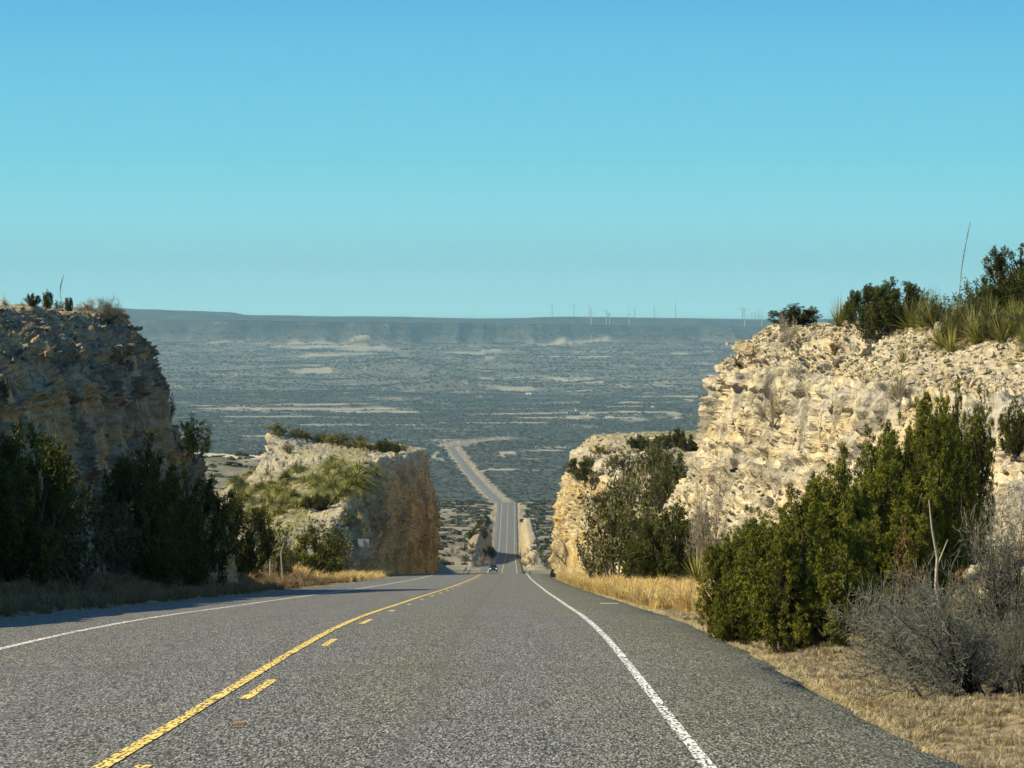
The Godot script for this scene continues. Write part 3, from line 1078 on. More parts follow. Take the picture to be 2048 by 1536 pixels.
	var mid := {"side": -1.0, "streak": Color(0.16, 0.13, 0.09), "face": Color(0.50, 0.41, 0.25), "cream": Color(0.54, 0.49, 0.39), "grey": Color(0.40, 0.38, 0.33), "ochre": Color(0.60, 0.43, 0.20), "earth": Color(0.27, 0.265, 0.115), "patina": 0.55, "fine0": 226.0, "fine1": 505.0, "share": 0.9}
	var l2 := [
		[205.0, -10.9, -16.2, -11.3, -16.1, -11.9, -16.0, -12.6, -15.9, -16.0, -16.0, -22.0, -16.6, -32.0, -17.6, -50.0, -19.0],
		[228.0, -10.8, -17.8, -11.4, -17.2, -12.2, -16.6, -13.2, -16.0, -16.0, -15.6, -21.0, -16.0, -30.0, -17.0, -50.0, -18.5],
		[240.0, -10.8, -18.7, -11.2, -17.4, -11.8, -15.9, -12.6, -14.5, -16.0, -14.6, -21.0, -15.2, -30.0, -16.3, -50.0, -18.2],
		[252.0, -10.8, -19.7, -11.1, -17.2, -11.5, -14.6, -12.0, -12.6, -15.5, -13.4, -20.5, -14.2, -30.0, -15.6, -50.0, -18.0],
		[275.0, -10.8, -21.5, -11.1, -17.9, -11.4, -14.6, -11.9, -12.1, -15.5, -12.7, -21.0, -13.7, -29.0, -16.2, -44.0, -19.5],
		[330.0, -10.8, -26.4, -11.0, -21.5, -11.3, -17.5, -11.8, -13.9, -16.5, -14.2, -23.0, -15.3, -29.0, -18.2, -44.0, -22.0],
		[372.0, -10.8, -30.4, -11.0, -25.0, -11.3, -19.6, -11.8, -15.4, -17.0, -15.9, -24.0, -17.2, -28.5, -19.8, -42.0, -23.5],
		[384.0, -10.9, -31.5, -11.2, -26.0, -11.6, -20.6, -12.4, -16.0, -17.0, -15.4, -24.0, -15.7, -28.8, -15.8, -30.2, -20.8],
		[470.0, -11.0, -39.0, -11.4, -32.0, -11.9, -25.4, -12.8, -18.9, -17.0, -18.2, -26.0, -18.6, -33.0, -19.3, -37.0, -26.0],
		[500.0, -11.3, -41.6, -11.8, -34.2, -12.4, -27.4, -13.5, -20.4, -18.0, -19.4, -26.0, -19.0, -34.0, -20.0, -40.0, -27.0],
		[530.0, -13.0, -44.0, -15.0, -39.0, -17.0, -34.0, -19.0, -29.0, -24.0, -27.0, -30.0, -27.0, -36.0, -28.0, -44.0, -31.0],
		[590.0, -16.0, -48.6, -18.0, -47.5, -20.0, -46.0, -24.0, -44.0, -28.0, -42.0, -34.0, -40.0, -40.0, -38.0, -50.0, -35.0]]
	var mkinds := [[0, 0.6, 0, 0.6], [0.2, 0.9, 0, 0], [0.3, 0.8, 0, 0], [0, 0.4, 0.5, 0.2], [0, 0.1, 0.2, 0.9], [0.2, 0.55, 0, 0.45], [0.35, 0.65, 0, 0.2], [0, 0.3, 0, 0.6]]
	c = cliff("rock_outcrop", "rock outcrop with a grassy slope, bare crest and a tall orange-brown cut face", l2, mkinds, [10, 44, 44, 40, 44, 44, 34, 6], 460, 1.7, mid)
	rocks_on(c, 130, 0.35, 1.3, 1500, 0.12, 0.5, 225.0, 480.0, mats.loose, 23, [Color(0.5, 0.44, 0.33), Color(0.42, 0.39, 0.33)])
	grids.left_outcrop = c

	var sunny := {"side": 1.0, "streak": Color(0.26, 0.235, 0.18), "face": Color(0.65, 0.56, 0.36), "cream": Color(0.58, 0.53, 0.42), "grey": Color(0.42, 0.40, 0.35), "ochre": Color(0.64, 0.46, 0.19), "earth": Color(0.27, 0.25, 0.14), "patina": 0.45, "fine0": 215.0, "fine1": 510.0, "share": 0.9}
	var r2 := [
		[195.0, 7.0, -15.3, 7.6, -15.1, 8.3, -14.9, 9.2, -14.6, 12.0, -14.4, 18.0, -13.8, 30.0, -13.0, 70.0, -11.0],
		[235.0, 6.2, -18.3, 7.0, -16.6, 8.0, -14.8, 9.2, -13.5, 12.0, -12.8, 18.0, -12.2, 30.0, -12.0, 70.0, -11.0],
		[280.0, 5.8, -21.9, 6.4, -18.8, 7.1, -15.8, 8.2, -13.5, 11.0, -12.5, 17.0, -11.9, 30.0, -11.8, 70.0, -11.0],
		[360.0, 5.8, -29.2, 6.5, -24.2, 7.2, -19.8, 8.4, -15.2, 10.6, -13.2, 16.0, -12.6, 30.0, -12.4, 70.0, -12.0],
		[450.0, 6.0, -37.2, 6.7, -31.0, 7.6, -25.2, 9.0, -18.8, 11.4, -16.6, 16.0, -15.8, 30.0, -15.6, 70.0, -15.0],
		[500.0, 6.2, -41.6, 7.0, -34.5, 8.2, -28.0, 10.2, -21.2, 13.0, -18.4, 18.0, -18.4, 30.0, -18.3, 70.0, -18.0],
		[530.0, 8.0, -44.2, 10.0, -38.0, 13.0, -33.0, 16.0, -28.0, 20.0, -26.0, 26.0, -25.0, 36.0, -24.0, 70.0, -22.0],
		[590.0, 12.0, -48.6, 15.0, -47.0, 18.0, -45.0, 22.0, -43.0, 27.0, -41.0, 34.0, -39.0, 44.0, -37.0, 70.0, -34.0]]
	var rkinds := [[0, 0.6, 0, 0.5], [0.2, 0.9, 0, 0], [0.3, 0.9, 0, 0], [0.1, 0.7, 0.2, 0.1], [0, 0.3, 0.1, 0.7], [0, 0.1, 0, 0.9], [0, 0, 0, 1], [0, 0, 0, 1]]
	c = cliff("rock_outcrop", "bright yellow-cream rock outcrop with a bushy front, across the road from the grassy outcrop", r2, rkinds, [10, 44, 44, 44, 40, 24, 10, 4], 460, 1.7, sunny)
	rocks_on(c, 110, 0.35, 1.2, 1200, 0.12, 0.5, 215.0, 480.0, mats.loose, 24, [Color(0.6, 0.51, 0.35), Color(0.46, 0.43, 0.36)])
	grids.right_outcrop = c

	# the lower cut, more than a kilometre down the road
	var low := {"side": 1.0, "streak": Color(0.2, 0.18, 0.14), "cream": Color(0.60, 0.51, 0.34), "grey": Color(0.42, 0.38, 0.31), "ochre": Color(0.58, 0.44, 0.22), "earth": Color(0.36, 0.31, 0.23), "patina": 0.4, "fine0": 930.0, "fine1": 1440.0, "share": 0.9}
	var r3: Array = []
	var l3: Array = []
	for d in [900.0, 950.0, 990.0, 1040.0, 1090.0, 1150.0, 1220.0, 1300.0, 1380.0, 1440.0, 1520.0]:
		var rd := -road_fall(d)
		var nd := -table(NATURE, d) + 0.8
		var k := smoothstep(900.0, 985.0, d) * (1.0 - smoothstep(1440.0, 1520.0, d))
		var top := lerpf(rd, nd, k)
		r3.append([d, 3.7, rd - 0.6, 3.9 + (1.0 - k) * 0.6, lerpf(rd, top, 0.35), 4.3 + (1.0 - k) * 0.8, lerpf(rd, top, 0.75), 5.2 + (1.0 - k) * 0.8, top, 7.2 + (1.0 - k) * 0.6, top + 0.2 * k, 9.5, top - 2.5])
		l3.append([d, -9.0, rd - 0.6, -9.2 - (1.0 - k) * 0.6, lerpf(rd, top, 0.35), -9.6 - (1.0 - k) * 0.8, lerpf(rd, top, 0.75), -10.4 - (1.0 - k) * 0.8, top + 0.8 * k, -12.0 - (1.0 - k) * 0.6, top + 0.6 * k, -14.5, top - 2.5])
	var k3 := [[0, 0.5, 0, 0.5], [0.3, 0.8, 0, 0], [0.3, 0.8, 0, 0], [0, 0.5, 0.2, 0.4], [0, 0.1, 0, 0.9], [0, 0, 0, 1]]
	cliff("rock_cut", "small sunlit rock cut far down the road where it meets the valley", r3, k3, [6, 14, 14, 10, 8, 4], 260, 1.3, low)
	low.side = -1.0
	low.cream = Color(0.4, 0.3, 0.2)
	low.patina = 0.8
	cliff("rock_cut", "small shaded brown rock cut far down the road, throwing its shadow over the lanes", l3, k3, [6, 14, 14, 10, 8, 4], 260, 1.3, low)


# ---------------------------------------------------------------- vegetation
const DARK := Color(0.045, 0.058, 0.013)
const OLIVE := Color(0.195, 0.20, 0.032)
const LIME := Color(0.20, 0.19, 0.035)
var shapes := {}


func on_ground(px: float, d: float) -> Vector3:
	var x := (px - CX) / FOC * d
	return Vector3(x, ground_y(x, d), -d)


func make_shapes() -> void:
	var j: Array = []
	for k in 4:
		j.append(juniper(31 + k, 0.45, 270, 26, 17, 0.019, DARK, OLIVE))
	shapes.fine = j
	j = []
	for k in 4:
		j.append(juniper(41 + k, 0.45, 170, 14, 9, 0.038, Color(0.03, 0.04, 0.014), Color(0.10, 0.11, 0.028)))
	shapes.juniper = j
	shapes.lime = juniper(51, 0.45, 80, 14, 10, 0.045, Color(0.07, 0.085, 0.018), LIME)
	j = []
	for k in 3:
		j.append(shrub(61 + k, 0.6, 11, 5, 7, 0.05, Color(0.04, 0.045, 0.02), Color(0.11, 0.105, 0.04), Color(0.15, 0.13, 0.11)))
	shapes.shrub = j
	shapes.open = shrub(66, 0.58, 14, 6, 7, 0.044, Color(0.085, 0.09, 0.03), Color(0.20, 0.19, 0.065), Color(0.2, 0.18, 0.15))
	shapes.red = shrub(67, 0.6, 9, 5, 8, 0.05, Color(0.10, 0.06, 0.025), Color(0.2, 0.12, 0.05), Color(0.14, 0.1, 0.07))
	shapes.yellow = shrub(68, 0.6, 11, 6, 9, 0.05, Color(0.13, 0.12, 0.02), Color(0.26, 0.22, 0.04), Color(0.15, 0.13, 0.11))
	shapes.bare = bare_bush(71, 1.0, [[3.3, 0.12, 1.2], [2.8, 0.3, 1.2], [3.6, 0.42, 1.1], [2.5, 0.7, 0.9], [3.9, 0.75, 0.9], [3.1, 1.0, 0.8], [0.4, 0.6, 0.8], [5.4, 0.5, 0.8], [1.3, 0.6, 0.7]], Color(0.026, 0.022, 0.019), Color(0.185, 0.19, 0.16))
	shapes.bare2 = bare_bush(72, 1.0, [[3.0, 0.5, 1.0], [3.8, 0.8, 0.95], [2.2, 0.9, 0.9], [0.5, 0.7, 0.9], [5.2, 0.8, 0.9], [1.4, 1.1, 0.9], [4.4, 1.2, 0.9]], Color(0.03, 0.026, 0.022), Color(0.175, 0.175, 0.145))
	shapes.dry = bare_bush(73, 0.9, [[0.2, 0.8, 0.8], [1.8, 0.9, 0.85], [3.4, 0.7, 0.8], [5.0, 1.0, 0.8]], Color(0.17, 0.14, 0.11), Color(0.36, 0.32, 0.26))
	var green := [Color(0.19, 0.205, 0.055), Color(0.27, 0.27, 0.075), Color(0.36, 0.33, 0.10), Color(0.12, 0.145, 0.04)]
	j = []
	for k in 4:
		j.append(rosette(81 + k, 210, 0.022, 0.12, -0.12, green, Color(0.42, 0.34, 0.19), 0.2))
	shapes.sotol = j
	shapes.sparse = rosette(86, 60, 0.028, 0.1, 0.25, green, Color(0.4, 0.33, 0.2), 0.15)
	j = []
	for k in 3:
		j.append(rosette(91 + k, 220, 0.022, 0.75, 0.2, [[Color(0.19, 0.21, 0.05), Color(0.27, 0.275, 0.075), Color(0.13, 0.155, 0.04)], [Color(0.27, 0.26, 0.07), Color(0.36, 0.33, 0.11), Color(0.20, 0.205, 0.055)], [Color(0.12, 0.14, 0.045), Color(0.17, 0.18, 0.06), Color(0.24, 0.22, 0.09)]][k], Color(0.42, 0.36, 0.2), 0.25))
	shapes.mound = j
	shapes.straw = rosette(95, 200, 0.018, 0.55, 0.3, [Color(0.50, 0.41, 0.22), Color(0.42, 0.35, 0.2), Color(0.55, 0.47, 0.29)], Color(0.4, 0.33, 0.2), 0.2)
	shapes.ash = rosette(96, 190, 0.018, 0.5, 0.25, [Color(0.34, 0.31, 0.25), Color(0.42, 0.38, 0.30)], Color(0.3, 0.26, 0.2), 0.2)


func stalk(where: Vector3, tip: Vector3, bow: float, rad: float, label: String) -> void:
	var o := thing("flower_stalk", label, "dried stalk", where)
	var t := Tris.new()
	var d := tip - where
	var p := Vector3.ZERO
	var n := 14
	for k in n:
		var f := (k + 1.0) / n
		var q := d * f + Vector3(bow * sin(PI * f), 0, 0)
		t.tube(p, q, rad * (1.0 - 0.6 * (f - 1.0 / n)), rad * (1.0 - 0.6 * f), 5, Color(0.42, 0.34, 0.22) if f < 0.5 else Color(0.2, 0.16, 0.11))
		p = q
	part("stem", t.mesh(), mats.wood, o)
	var s := Tris.new()
	var r := RandomNumberGenerator.new()
	r.seed = 5
	for k in 90:
		var f := r.randf_range(0.55, 1.0)
		var q := d * f + Vector3(bow * sin(PI * f), 0, 0)
		var a := dir_of(r)
		s.tri(q + a * rad * 0.5, q + a * rad * 2.6 + Vector3(0, 0.03, 0), q + dir_of(r) * rad * 1.5, Color(0.2, 0.15, 0.1))
	part("seed_head", s.mesh(), mats.wood, o).set_meta("kind", "stuff")


func plants_right() -> void:
	var rc: MeshInstance3D = grids.right_cut
	var f: Array = shapes.fine
	# the juniper thicket at the foot of the bright cut: [shape, centre px, d, width px, height px, label]
	for p in [
		[0, 1490, 42.5, 150, 270, "lowest juniper of the thicket, first from the dry grass verge"],
		[1, 1605, 38.5, 210, 390, "big front juniper of the thicket, its dense upright sprays reaching down to the verge"],
		[2, 1560, 45.0, 170, 300, "slim juniper filling the gap behind the two front ones of the thicket"],
		[3, 1690, 44.0, 190, 420, "tall juniper in the middle of the thicket, with a pointed double top"],
		[1, 1755, 49.0, 190, 430, "tallest juniper of the thicket, its spire standing against the white ledge"],
		[0, 1838, 50.0, 160, 400, "juniper behind the pale dead trunk, second from the far side of the thicket"],
		[2, 1908, 54.0, 120, 390, "olive juniper at the far side of the thicket, above the grey bare bush"],
		[3, 1800, 41.0, 170, 280, "low juniper with dark inner boughs, standing before the reddish shrub"],
	]:
		var d: float = p[2]
		plant("juniper", f[p[0]], on_ground(p[1], d), p[3] / FOC * d * 1.3, p[4] / FOC * d * (0.9 if p[1] < 1800 else 1.02), p[5], "juniper", mats.leaf, p[1] * 0.7, "junipers of the roadside thicket")
	plant("oak_shrub", shapes.red, on_ground(1835, 37.0), 150.0 / FOC * 37.0, 245.0 / FOC * 37.0, "reddish-brown leaved shrub tucked between the junipers and the grey bare bush", "shrub", mats.leaf, 1.0)
	# dead trunk
	var b := on_ground(1885, 36.0)
	var o := thing("dead_tree", "slender pale dead trunk leaning among the junipers above the bare bush", "dead tree", b)
	var t := Tris.new()
	var e := at(1858, 1000, 36.0) - b
	var bend := [Vector3.ZERO, e * 0.22 + Vector3(0.03, 0, 0), e * 0.45 + Vector3(-0.01, 0, 0.02), e * 0.63 + Vector3(0.035, 0, 0), e * 0.82 + Vector3(0.005, 0, 0), e]
	for k in 5:
		t.tube(bend[k], bend[k + 1], 0.03 - 0.0045 * k, 0.0255 - 0.0045 * k, 6, Color(0.42, 0.37, 0.3) * (1.0 - 0.12 * (k % 2)))
	part("trunk", t.mesh(), mats.wood, o)
	t = Tris.new()
	t.tube(e * 0.55, e * 0.72 + Vector3(0.16, 0.05, 0.02), 0.012, 0.004, 4, Color(0.4, 0.36, 0.3))
	t.tube(e * 0.35, e * 0.5 + Vector3(-0.2, 0.04, 0.05), 0.012, 0.004, 4, Color(0.4, 0.36, 0.3))
	part("branches", t.mesh(), mats.wood, o)
	for p in [
		[shapes.bare, 1975, 27.6, 480, 300, 0.0, "tangled grey leafless bush reaching low over the verge grass on black boughs"],
		[shapes.bare, 1900, 30.5, 420, 260, 0.25, "grey leafless bush behind the black-boughed one, closest to the junipers"],
		[shapes.bare2, 2030, 31.0, 330, 400, 0.6, "tallest grey leafless bush at the edge of the thicket, above the tangled ones"],
		[shapes.bare2, 2046, 26.4, 170, 270, 2.1, "brownish upright leafless bush in front of the tangled ones, at the edge of view"],
	]:
		var d: float = p[2]
		plant("bare_bush", p[0], on_ground(p[1], d), p[3] / FOC * d * 0.64, p[4] / FOC * d * 0.6, p[6], "bush", mats.leaf, p[5], "leafless grey bushes by the verge")
	# further along the foot of the cut and the outcrop
	var m: Array = shapes.juniper
	for p in [
		[m[0], 1345, 116.0, 170, 165, "juniper", "squat juniper behind the roadside sotol, where the cut ends"],
		[m[1], 1290, 128.0, 110, 140, "juniper", "small dark juniper between the big open shrub and the squat juniper"],
		[shapes.open, 1225, 142.0, 200, 230, "oak_shrub", "big open grey-green shrub in front of the bright outcrop"],
		[shapes.shrub[0], 1190, 160.0, 90, 120, "shrub", "low dark shrub at the foot of the bright outcrop, beside the golden grass"],
		[shapes.open, 1310, 165.0, 150, 260, "oak_shrub", "tall olive shrub climbing the gap between cut and outcrop"],
		[m[2], 1360, 172.0, 120, 225, "juniper", "tall dark juniper in the gap between the cut and the bright outcrop"],
		[shapes.shrub[1], 1262, 178.0, 120, 215, "shrub", "leafy brown-green shrub behind the big open one in front of the outcrop"],
		[shapes.dry, 1420, 104.0, 90, 190, "dry_bush", "thin grey dry bush against the rubble at the end of the cut"],
	]:
		var d: float = p[2]
		plant(p[5], p[0], on_ground(p[1], d), p[3] / FOC * d, p[4] / FOC * d, p[6], p[5].replace("_", " "), mats.leaf, p[1] * 0.9)
	var d := 101.0
	plant("sotol", shapes.sotol[1], on_ground(1395, d), 150.0 / FOC * d, 100.0 / FOC * d, "large sotol with spiky leaves at the verge, beside the first juniper of the thicket", "sotol", mats.blade, 0.4, "", "leaves")
	# on top of the cut
	for p in [
		["juniper", m[1], 1590, 652, 96, 44, "low spreading juniper at the very end of the cut's top edge"],
		["juniper", m[0], 1775, 655, 120, 108, "bushy dark juniper standing out against the sky on top of the cut"],
		["juniper", m[3], 1738, 652, 92, 92, "dark juniper grown together with the bushy one, on its lower side"],
		["juniper", m[2], 1697, 640, 34, 56, "little two-pointed juniper beside the bushy dark one on the cut"],
		["juniper", m[3], 2040, 640, 150, 160, "big dark juniper highest on the hill, behind the sotols"],
		["juniper", m[2], 1985, 640, 90, 90, "dark juniper sloping down from the big one on the hilltop"],
		["juniper", m[1], 2030, 905, 74, 120, "round juniper growing on the white ledge of the cut"],
		["juniper", m[0], 1478, 735, 16, 24, "tiny juniper clinging to the outer edge of the cut"],
		["shrub", shapes.shrub[2], 1740, 690, 96, 70, "dark brown-green shrub hanging over the edge of the gravel slope"],
		["shrub", shapes.shrub[0], 1905, 690, 80, 80, "dense dark shrub between the sotols on the cut"],
		["shrub", shapes.red, 1672, 716, 44, 40, "small rust-brown shrub among the yellow ledges of the cut"],
		["shrub", shapes.shrub[1], 1955, 640, 90, 90, "leafy shrub behind the tall stalk on the hilltop"],
		["dry_bush", shapes.dry, 1575, 695, 46, 52, "grey dry bush growing out of the ledges near the cut's top edge"],
		["dry_bush", shapes.dry, 1800, 810, 50, 44, "ashen dry bush below the long-leaved plant on the gravel slope"],
		["dry_bush", shapes.dry, 1545, 850, 60, 66, "pale dry bush on the massive rock band of the cut"],
		["sotol", shapes.sotol[0], 1677, 652, 66, 84, "first sotol on the cut, upright on a brown skirt beside the little juniper"],
		["sotol", shapes.sotol[1], 1787, 652, 116, 86, "sotol fanning out in front of the bushy dark juniper"],
		["sotol", shapes.sotol[2], 1848, 655, 110, 88, "sotol with dry tips between the bushy juniper and the tall stalk"],
		["sotol", shapes.sotol[3], 1910, 645, 70, 60, "sotol at the foot of the tall flower stalk"],
		["sotol", shapes.sotol[0], 1955, 682, 110, 86, "broad green sotol below the hilltop shrubs, low on the edge of the gravel"],
		["sotol", shapes.sotol[1], 1905, 708, 74, 80, "narrow sotol standing on the gravel under the dense dark shrub"],
		["sotol", shapes.sotol[2], 2025, 672, 110, 96, "largest sotol on the hill, grey-green, below the big dark juniper"],
		["sotol", shapes.sotol[3], 2050, 708, 70, 60, "sotol low at the edge of view beneath the largest one"],
		["sotol", shapes.sotol[1], 1965, 620, 70, 66, "sotol with dark leaves in front of the sloping hilltop juniper"],
		["sotol", shapes.sparse, 1805, 720, 66, 70, "thin-leaved sotol alone in the middle of the gravel slope"],
		["sotol", shapes.sparse, 1795, 795, 96, 84, "long-leaved sparse sotol just above the white ledge"],
		["sotol", shapes.sparse, 1930, 880, 44, 50, "small sotol rooted in the white ledge behind the junipers"],
		["dry_grass", shapes.ash, 1822, 812, 60, 40, "ash-grey grass clump hanging over the white ledge"],
		["dry_grass", shapes.ash, 1870, 700, 60, 22, "low ash-grey grass beside the narrow sotol on the gravel"],
		["dry_grass", shapes.ash, 1895, 755, 44, 24, "grey grass tuft on the gravel below the narrow sotol"],
		["dry_grass", shapes.ash, 1940, 770, 50, 22, "flat grey grass tuft on the gravel toward the edge of view"],
		["dry_grass", shapes.straw, 2020, 730, 50, 30, "straw-coloured grass clump under the lowest sotol of the hill"],
		["dry_grass", shapes.ash, 1554, 715, 34, 20, "wispy grass tuft among the ledges at the cut's outer end"],
	]:
		var w := spot(rc, p[2], p[3], 90.0, 133.0)
		var dd := -w.z
		var leafy: bool = p[0] in ["sotol", "dry_grass"]
		plant(p[0], p[1], w, p[4] / FOC * dd, p[5] / FOC * dd, p[6], p[0].replace("_", " "), mats.blade if leafy else mats.leaf, p[2] * 0.37, "", "leaves" if leafy else "crown")
	var s := spot(rc, 1913, 640, 90.0, 133.0)
	stalk(s, at(1941, 443, -s.z), -0.1, 0.022, "tall thin curved flower stalk rising high into the sky from the cut")


func plants_left() -> void:
	var lc: MeshInstance3D = grids.left_cut
	var m: Array = shapes.juniper
	for p in [
		["juniper", shapes.lime, 72, 84.0, 130, 335, "juniper with a sunlit yellow-green top at the foot of the shaded cut"],
		["juniper", m[0], 20, 76.0, 190, 330, "broad black-green juniper in front of the sunlit-topped one"],
		["shrub", shapes.shrub[0], 150, 82.0, 190, 240, "broad dark shrub under the shaded cut, next to the sunlit-topped juniper"],
		["juniper", m[2], 300, 100.0, 130, 330, "tall dark juniper climbing the middle of the shaded cut"],
		["juniper", m[3], 375, 106.0, 130, 250, "dark juniper beside the tall one on the shaded cut"],
		["shrub", shapes.shrub[2], 230, 98.0, 110, 170, "low dark shrub between two tall junipers under the shaded cut"],
		["juniper", m[0], 470, 136.0, 105, 185, "pointed black juniper where the shaded cut ends"],
		["juniper", m[2], 425, 128.0, 80, 120, "small black juniper below the leafy tree at the cut's end"],
		["shrub", shapes.yellow, 540, 152.0, 90, 145, "yellow-leaved small tree with pale stems past the black pointed juniper"],
		["shrub", shapes.shrub[0], 572, 160.0, 60, 90, "dim green shrub behind the yellow-leaved tree"],
		["juniper", shapes.lime, 630, 186.0, 115, 110, "round bright olive bush in front of the grassy outcrop"],
		["shrub", shapes.shrub[1], 655, 196.0, 110, 120, "dark green bush behind the bright olive one below the outcrop"],
		["shrub", shapes.open, 690, 205.0, 50, 90, "thin olive bush between the bright olive bush and the road sign"],
		["shrub", shapes.shrub[2], 900, 420.0, 26, 34, "black bush on the roadside at the far end of the orange-brown face"],
	]:
		var d: float = p[3]
		plant(p[0], p[1], on_ground(p[2], d), p[4] / FOC * d * (1.3 if p[2] < 480 else 1.1), p[5] / FOC * d, p[6], p[0], mats.leaf, p[2] * 0.8)
	var b := on_ground(516, 150.0)
	for k in 3:
		var px: float = [508, 540, 566][k]
		b = on_ground(px, 149.0)
		var o := thing("dead_sapling", ["pale bare stem on the near side of the yellow-leaved tree", "pale bare stem in the middle of the yellow-leaved tree", "pale forked bare stem on the far side of the yellow-leaved tree"][k], "dead tree", b)
		var t := Tris.new()
		t.tube(Vector3.ZERO, Vector3(0.1 - 0.1 * k, 1.4, 0), 0.035, 0.028, 5, Color(0.45, 0.4, 0.32))
		t.tube(Vector3(0.1 - 0.1 * k, 1.4, 0), Vector3(0.05, 2.5 - 0.3 * k, 0.05), 0.028, 0.012, 5, Color(0.45, 0.4, 0.32))
		part("trunk", t.mesh(), mats.wood, o)
		t = Tris.new()
		t.tube(Vector3(0.08 - 0.08 * k, 1.3, 0), Vector3(0.35, 2.0, 0), 0.016, 0.006, 4, Color(0.42, 0.37, 0.3))
		t.tube(Vector3(0.05, 1.7, 0), Vector3(-0.3, 2.2, 0.1), 0.014, 0.005, 4, Color(0.42, 0.37, 0.3))
		part("branches", t.mesh(), mats.wood, o)
	for p in [
		["shrub", shapes.yellow, 386, 925, 90, 105, "leafy yellow-green tree leaning out behind the end of the shaded cut"],
		["shrub", shapes.shrub[0], 346, 838, 26, 62, "narrow dark shrub clinging to the outer corner of the shaded cut"],
		["dry_bush", shapes.bare2, 218, 650, 66, 40, "dark twiggy bush overhanging the top corner of the shaded cut"],
		["dry_bush", shapes.dry, 178, 628, 50, 26, "thin dry bush on the cut top, inward of the dark twiggy bush"],
		["juniper", m[2], 97, 614, 22, 40, "small pointed juniper on top of the shaded cut"],
		["juniper", m[3], 138, 622, 20, 32, "little juniper near the top corner, past the thin stalk"],
		["juniper", m[0], 66, 610, 30, 26, "low rounded juniper on top of the shaded cut, inward of the pointed one"],
		["shrub", shapes.shrub[1], 118, 618, 34, 20, "low shrub at the foot of the thin stalk on the shaded cut"],
		["dry_grass", shapes.straw, 16, 606, 46, 32, "tall dry grass clump at the edge of view on the cut top"],
		["dry_grass", shapes.straw, 46, 608, 30, 22, "dry grass clump beside the low rounded juniper on the cut top"],
		["dry_grass", shapes.ash, 95, 712, 34, 44, "pale grass tuft hanging on the shaded face under its lit slope"],
		["dry_grass", shapes.ash, 60, 650, 46, 18, "grey grass tuft on the lit slope at the top of the shaded cut"],
		["shrub", shapes.shrub[2], 8, 800, 40, 60, "dim shrub on a ledge of the shaded cut at the edge of view"],
	]:
		var w := spot(lc, p[2], p[3], 66.0, 127.0)
		var dd := -w.z
		var leafy: bool = p[0] == "dry_grass"
		plant(p[0], p[1], w, p[4] / FOC * dd, p[5] / FOC * dd, p[6], p[0].replace("_", " "), mats.blade if leafy else mats.leaf, p[2] * 0.37, "", "leaves" if leafy else "crown")
	var s := spot(lc, 120, 612, 66.0, 127.0)
	stalk(s, at(127, 552, -s.z), -0.1, 0.016, "short thin curved stalk on top of the shaded cut")


